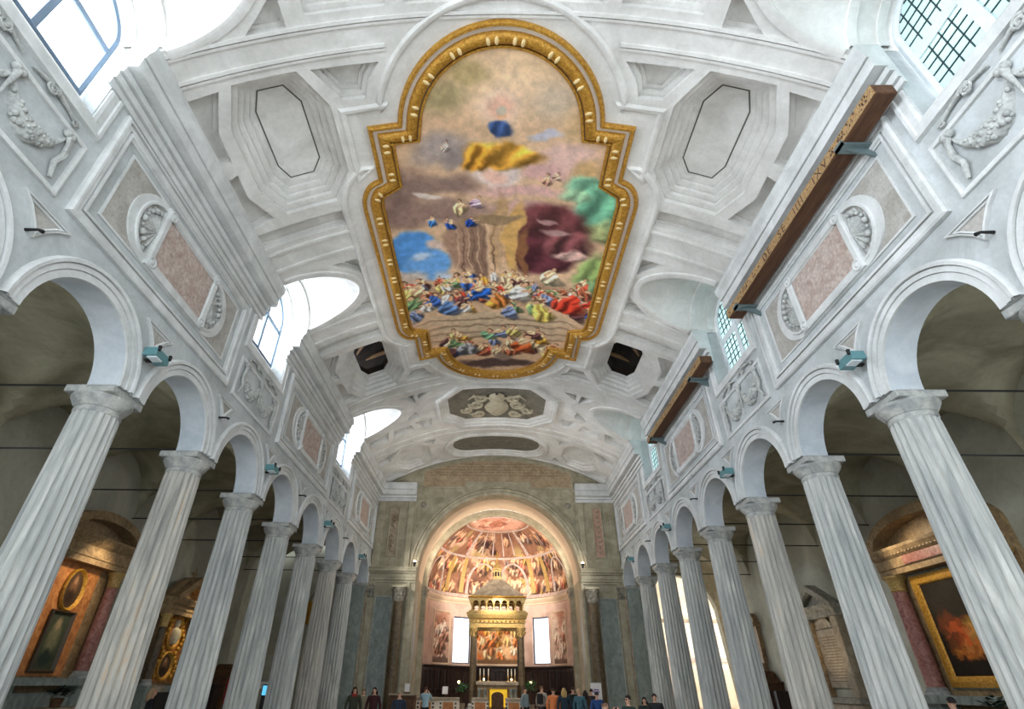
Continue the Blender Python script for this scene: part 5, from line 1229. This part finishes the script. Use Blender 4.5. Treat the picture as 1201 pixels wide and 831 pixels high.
# candle racks
for (x, y, m, lab) in ((-12.3, 24.1, 'led_blue', 'votive rack with rows of blue lights before the gilded altar'), (-12.0, 29.0, 'white_paint', 'votive rail with white candles before the dark confessional')):
    p = thing('votive_rack', lab, 'candle rack', (x, y, FZ))
    for q in (-.7, .7): MB().tube([(q * .3, q, 0), (q * .3, q, 1.2)], .03, 6).build('leg', 'iron', p)
    hz = 1.75 if m == 'led_blue' else .8
    for k in range(3 if m == 'led_blue' else 1):
        MB().box(-.1 + .1 * k, .02 + .1 * k, -.95, .95, hz - .22 + .12 * k, hz - .18 + .12 * k).build('tray', 'iron', p)
        for i in range(14): MB().lathe([(.03, 0), (.03, .08)], (-.04 + .1 * k, -.85 + .13 * i, hz - .18 + .12 * k), 8).build('light', m, p)
p = thing('hanging_lamp', 'gilded crown-shaped hanging lamp in the aisle behind the arcade', 'lamp', (-9.9, 31.5, 4.2))
MB().lathe([(.5, 0), (.55, .1), (.5, .2), (.6, .9), (.66, 1.1), (.6, 1.12)], n=18).build('crown', 'gilding', p, 50)
for i in range(6): a = pi / 3 * i; MB().tube([(.6 * cos(a), .6 * sin(a), 1.1), (0, 0, 2.2), (0, 0, 4.3)], .015, 5).build('chain', 'iron', p)
for i in range(8): a = pi / 4 * i; MB().ball((.66 * cos(a), .66 * sin(a), 1.2), .06, 6, 5).build('candle_glass', 'white_paint', p)
for (x, y, z, lab) in ((12.17, 15.3, 1.25, 'dark leafy plant on the red-columned side altar'), (-12.32, 17.2, 1.21, 'dark leafy plant on the orange marble altar')):
    p = thing('leafy_plant', lab, 'plant', (x, y, z + FZ - .0)); rnd = random.Random(int(y)); mb = MB()
    MB().lathe([(.12, 0), (.17, .22), (.14, .22)], n=12).build('pot', 'brown_wood', p, 40)
    for i in range(120):
        a, e = rnd.uniform(0, 2 * pi), rnd.uniform(-.2, 1.3); r = rnd.uniform(.1, .3); c = Vector((r * cos(a) * cos(e), r * sin(a) * cos(e), .3 + r * .7 * sin(e)))
        d = Vector((cos(a), sin(a), rnd.uniform(-.3, .6))).normalized(); w2 = d.cross(Vector((0, 0, 1))).normalized() * .05
        mb.add([c, c + d * .07 + w2, c + d * .16, c + d * .07 - w2], [(0, 1, 2, 3)])
    mb.build('foliage', 'leaf_dark', p)
spot('altar_picture_fill', (-11.3, 17.2, 5.4), (-13.4, 17.3, 3.9), 240, (1, .82, .56), 70)  # added warm spots that brighten the side altars, no fixtures built
spot('altar_picture_fill', (-11.8, 24.0, 5.2), (-13.4, 24.3, 3.3), 190, (1, .82, .5), 60)
spot('altar_picture_fill', (11.2, 17.6, 6.0), (13.4, 16.3, 4.2), 280, (1, .86, .62), 80)
spot('tomb_fill', (11.6, 23.0, 1.0), (13.4, 23.8, 4.6), 120, (1, .85, .62), 80)  # added upward fill on the wall tomb, without a lamp body

# ------------------------------------------------------------------ visitors
def skinned(name, nodes, edges, mat, parent, root=0, sub=1):
    me = bpy.data.meshes.new(name); me.from_pydata([n[0] for n in nodes], edges, [])
    o = link(name, me, parent); me.materials.append(MATS[mat])
    md = o.modifiers.new('skin', 'SKIN'); md.use_smooth_shade = True
    for i, n in enumerate(nodes):
        r = n[1]; me.skin_vertices[0].data[i].radius = r if isinstance(r, tuple) else (r, r)
    me.skin_vertices[0].data[root].use_root = True
    s2 = o.modifiers.new('subd', 'SUBSURF'); s2.levels = s2.render_levels = sub
    return o
_mc = {}
def cloth(c):
    if c not in _mc: _mc[c] = 'cloth_%d' % len(_mc); plain(_mc[c], c, .85, 0, .2, 20)
    return _mc[c]
plain('skin', (206, 160, 134), .6); plain('eye', (40, 30, 26), .4); plain('lips', (170, 96, 88), .6)
def person(label, loc, rz, h, coat, trousers, hair, long_hair=False, arms='down', glasses=False, scarf=None, bald=False, long_coat=False, bag=False, look_up=0.0):
    p = thing('person', label, 'person', loc, rz); k = h / 1.72
    def S3(x, y, z): return (x * k, y * k, z * k)
    if arms == 'up': el, ha = (.30, -.26, 1.22), (.12, -.38, 1.48)
    elif arms == 'fold': el, ha = (.29, -.06, 1.12), (.06, -.24, 1.16)
    else: el, ha = (.28, .03, 1.12), (.29, -.06, .86)
    ly = -.035 * look_up
    # one continuous body, facing -y
    nod = [(S3(0, 0, .95), (.15 * k, .11 * k)), (S3(0, 0, 1.18), (.14 * k, .10 * k)), (S3(0, 0, 1.38), (.16 * k, .10 * k)), (S3(0, .01, 1.47), (.06 * k, .055 * k)), (S3(0, .0, 1.53), (.055 * k, .06 * k)), (S3(0, -.015 + ly, 1.60), (.074 * k, .088 * k)), (S3(0, ly * .5, 1.67), (.07 * k, .08 * k)),
           (S3(.18, 0, 1.40), .055 * k), (S3(*el), .042 * k), (S3(*ha), .03 * k), (S3(-.18, 0, 1.40), .055 * k), (S3(-el[0], el[1], el[2]), .042 * k), (S3(-ha[0], ha[1], ha[2]), .03 * k),
           (S3(.09, 0, .86), .085 * k), (S3(.10, -.01, .5), .058 * k), (S3(.10, .02, .08), .042 * k), (S3(.11, -.12, .03), .036 * k), (S3(-.09, 0, .86), .085 * k), (S3(-.10, -.01, .5), .058 * k), (S3(-.10, .02, .08), .042 * k), (S3(-.11, -.12, .03), .036 * k),
           (S3(0, -.10 + ly, 1.585), .014 * k)]
    ed = [(0, 1), (1, 2), (2, 3), (3, 4), (4, 5), (5, 6), (2, 7), (7, 8), (8, 9), (2, 10), (10, 11), (11, 12), (0, 13), (13, 14), (14, 15), (15, 16), (0, 17), (17, 18), (18, 19), (19, 20), (5, 21)]
    # five fingers on each hand
    for sgn, hi in ((1, 9), (-1, 12)):
        hx, hy, hz = nod[hi][0]; dirv = Vector(nod[hi][0]) - Vector(nod[hi - 1][0]); dirv.normalize(); side = Vector((0, 1, 0)) if abs(dirv.y) < .7 else Vector((1, 0, 0))
        pc = Vector((hx, hy, hz)) + dirv * .06 * k; nod.append((tuple(pc), (.026 * k, .02 * k))); ed.append((hi, len(nod) - 1)); pi2 = len(nod) - 1
        for f, (off, ln2) in enumerate(((-.034, .065), (-.012, .078), (.011, .072), (.033, .056))):
            nod.append((tuple(pc + side * off * k + dirv * ln2 * k + Vector((-sgn * .012 * k, 0, 0))), .0085 * k)); ed.append((pi2, len(nod) - 1))
        nod.append((tuple(pc - side * .055 * k + dirv * .01 * k), .0095 * k)); ed.append((pi2, len(nod) - 1))
    skinned('body', nod, ed, 'skin', p)
    for q in (-1, 1): MB().ball(S3(q * .032, -.083 + ly, 1.615), .009 * k, 6, 4).build('eye', 'eye', p)
    MB().ball(S3(0, -.086 + ly, 1.55), .02 * k, 8, 4, sz=.3, sy=.4).build('mouth', 'lips', p)
    for q in (-1, 1): MB().ball(S3(q * .078, .0 + ly, 1.60), .022 * k, 6, 5, sx=.4, sz=1.4).build('ear', 'skin', p)
    jm = cloth(coat)
    jn = [(S3(0, 0, .84 if not long_coat else .55), (.19 * k, .14 * k)), (S3(0, 0, 1.02), (.185 * k, .135 * k)), (S3(0, 0, 1.22), (.175 * k, .125 * k)), (S3(0, .005, 1.38), (.18 * k, .12 * k)), (S3(0, .01, 1.455), (.085 * k, .08 * k)),
          (S3(.195, 0, 1.39), .075 * k), (S3(*el), .06 * k), (S3(*[a + (b - a) * .86 for a, b in zip(el, ha)]), .046 * k), (S3(-.195, 0, 1.39), .075 * k), (S3(-el[0], el[1], el[2]), .06 * k), (S3(*[(a + (b - a) * .86) * (-1 if i == 0 else 1) for i, (a, b) in enumerate(zip(el, ha))]), .046 * k)]
    skinned('jacket', jn, [(0, 1), (1, 2), (2, 3), (3, 4), (3, 5), (5, 6), (6, 7), (3, 8), (8, 9), (9, 10)], jm, p, 1)
    tn = [(S3(0, 0, .93), (.17 * k, .12 * k)), (S3(.095, 0, .84), .10 * k), (S3(.10, -.01, .5), .075 * k), (S3(.10, .02, .1), .062 * k), (S3(-.095, 0, .84), .10 * k), (S3(-.10, -.01, .5), .075 * k), (S3(-.10, .02, .1), .062 * k)]
    skinned('trousers', tn, [(0, 1), (1, 2), (2, 3), (0, 4), (4, 5), (5, 6)], cloth(trousers), p)
    for q in (-1, 1): skinned('shoe', [(S3(q * .10, .05, .045), .045 * k), (S3(q * .105, -.06, .04), .045 * k), (S3(q * .11, -.15, .03), .036 * k)], [(0, 1), (1, 2)], 'black_paint', p)
    hm = cloth(hair)
    if not bald:
        mb = MB(); rg = []
        for i in range(7):
            e = pi / 2 - i * (pi / 2 + (.5 if not long_hair else .75)) / 6
            row = []
            for j in range(18):
                a = 2 * pi * j / 18; front = max(0, -sin(a)); ee = max(e, .45 * front + (-.2 if front < .25 else .25) - (.6 if long_hair and front < .3 else 0)) if i > 2 else e
                row.append(S3(.085 * cos(ee) * cos(a), .02 + ly + .098 * cos(ee) * sin(a), 1.635 + .095 * sin(ee)))
            rg.append(row)
        mb.loft(rg, True, True)
        if long_hair:
            for j in range(9):
                a = pi * (j / 8) ; mb.tube([S3(.08 * cos(a), .03 + .085 * sin(a), 1.62), S3(.095 * cos(a), .05 + .085 * sin(a), 1.52), S3(.10 * cos(a), .05 + .08 * sin(a), 1.38)], [.03 * k, .035 * k, .012 * k], 6)
        mb.build('hair', hm, p, 60)
    else:
        MB().lathe([(.082 * k, 1.6 * k), (.084 * k, 1.63 * k), (.08 * k, 1.66 * k)], (0, .015 * k, 0), 16, True, 0, pi).build('hair', hm, p, 60)
    if glasses:
        mb = MB()
        for q in (-1, 1): mb.ball(S3(q * .036, -.092, 1.615), .026 * k, 8, 6, sy=.4, sz=.8); mb.tube([S3(q * .06, -.09, 1.62), S3(q * .085, 0, 1.62)], .006 * k, 5)
        mb.tube([S3(-.02, -.1, 1.62), S3(.02, -.1, 1.62)], .006 * k, 5); mb.build('sunglasses', 'black_paint', p)
    if scarf: MB().lathe([(.10 * k, 1.40 * k), (.115 * k, 1.44 * k), (.10 * k, 1.49 * k), (.075 * k, 1.5 * k)], (0, .0, 0), 14).build('scarf', cloth(scarf), p, 60)
    if bag:
        mb = MB(); mb.box(-.15 * k, .15 * k, .13 * k, .28 * k, 1.0 * k, 1.42 * k, .04 * k); mb.build('backpack', 'black_paint', p)
    if arms == 'up': MB().box(-.07 * k, .07 * k, -.44 * k, -.425 * k, 1.48 * k, 1.58 * k).build('phone', 'black_paint', p)
    return p
def spot_at(u, v, Y):
    """photo pixel of the top of a head and the distance along the nave -> foot point and height"""
    X = (u - CPX) / CF; U = (415.5 - v) / CF
    X, U = X * cos(CR) + U * sin(CR), -X * sin(CR) + U * cos(CR)
    Yd = cos(CP) - U * sin(CP); Z = sin(CP) + U * cos(CP); X, Yd = X * cos(CY) + Yd * sin(CY), -X * sin(CY) + Yd * cos(CY)
    t = Y / Yd; return (CXW + t * X, Y, FZ), 1.6 + t * Z - FZ
AW = pi      # facing away, towards the apse
PEOPLE = [
    (417, 805, 24, .3, 'woman-length dark hair, red scarf and dark green coat, standing by the arch pier', (48, 52, 36), (40, 36, 34), (52, 30, 24), dict(long_hair=True, scarf=(150, 40, 40), long_coat=True)),
    (427, 807.5, 26, .2, 'person in beige jacket standing between two people with long dark hair', (130, 122, 100), (60, 56, 50), (150, 130, 90), dict()),
    (440, 805.5, 24.3, -.1, 'person with long dark hair in a dark red coat looking up', (58, 16, 22), (26, 22, 24), (40, 24, 22), dict(long_hair=True, long_coat=True, look_up=1)),
    (469.5, 810, 22.5, .4, 'balding person in navy jacket before the wooden desk', (30, 44, 62), (30, 30, 36), (110, 84, 66), dict(bald=True, look_up=1)),
    (500, 805, 30, AW, 'person in pale blue shirt raising a phone beside the wooden desk', (150, 178, 190), (30, 30, 36), (90, 60, 44), dict(arms='up')),
    (615.5, 806, 31.2, .9, 'person in grey-blue sweater beside the armchair', (120, 136, 142), (40, 42, 46), (90, 56, 40), dict()),
    (635, 804, 31, 2.6, 'person in pale jacket carrying a black backpack near the altar', (160, 150, 140), (40, 38, 40), (110, 84, 60), dict(bag=True)),
    (648.5, 806.5, 27.5, AW - .3, 'person in a bright orange jacket seen from behind', (226, 130, 72), (40, 42, 60), (70, 48, 36), dict()),
    (661, 806.5, 27, AW, 'blond person in dark teal coat beside the orange jacket', (30, 52, 66), (30, 34, 40), (196, 164, 106), dict(long_hair=True, long_coat=True)),
    (671.5, 805, 27.6, AW + .3, 'dark-haired person in black-green coat within the group of visitors', (24, 38, 36), (26, 26, 30), (44, 30, 26), dict(long_coat=True)),
    (679, 807, 26.5, AW - .6, 'light-haired person in teal jacket leaning within the group', (58, 96, 108), (36, 40, 46), (190, 160, 120), dict()),
    (686, 809, 28, AW, 'person with dark hair and brown coat within the group', (70, 52, 42), (30, 28, 30), (46, 32, 26), dict(long_hair=True)),
    (693, 807.5, 28.6, AW + .2, 'person in dark coat beside the white banner', (38, 36, 44), (28, 28, 32), (40, 28, 24), dict()),
    (699.5, 811, 24.5, AW, 'person in royal blue jacket before the white banner', (34, 72, 128), (32, 34, 44), (38, 28, 26), dict()),
    (709, 821, 14.5, AW - .9, 'balding person in bright blue top raising a hand before the group', (46, 128, 196), (40, 40, 48), (120, 90, 70), dict(bald=True, arms='up')),
    (735.5, 815, 17.6, -1.0, 'dark-haired person in sunglasses and dark green jacket', (28, 54, 50), (34, 34, 38), (34, 24, 20), dict(glasses=True)),
    (755, 817, 21.5, -.5, 'person with long dark hair in dark clothes by the respond of the arcade', (26, 40, 34), (24, 24, 26), (26, 22, 22), dict(long_hair=True, long_coat=True)),
    (767, 813, 21, -.2, 'person in dark coat half hidden by the last fluted columns', (30, 34, 34), (24, 24, 28), (60, 40, 32), dict(long_coat=True)),
    (182, 806, 17.6, 2.2, 'blond person in black coat before the gilded altar and votive lights', (18, 18, 26), (20, 20, 26), (176, 146, 112), dict(long_hair=True, long_coat=True)),
    (1113, 817, 13.8, AW, 'dark-haired person beside the red-columned side altar', (40, 36, 34), (30, 30, 34), (28, 22, 22), dict()),
]
for (u, v, Y, rz, lab, coat, tr, hr, kw) in PEOPLE:
    loc, h = spot_at(u, v, Y); lab = lab.replace('woman-length dark hair', 'person with long dark hair')
    person(lab, loc, rz, max(1.45, min(1.9, h)), coat, tr, hr, **kw)
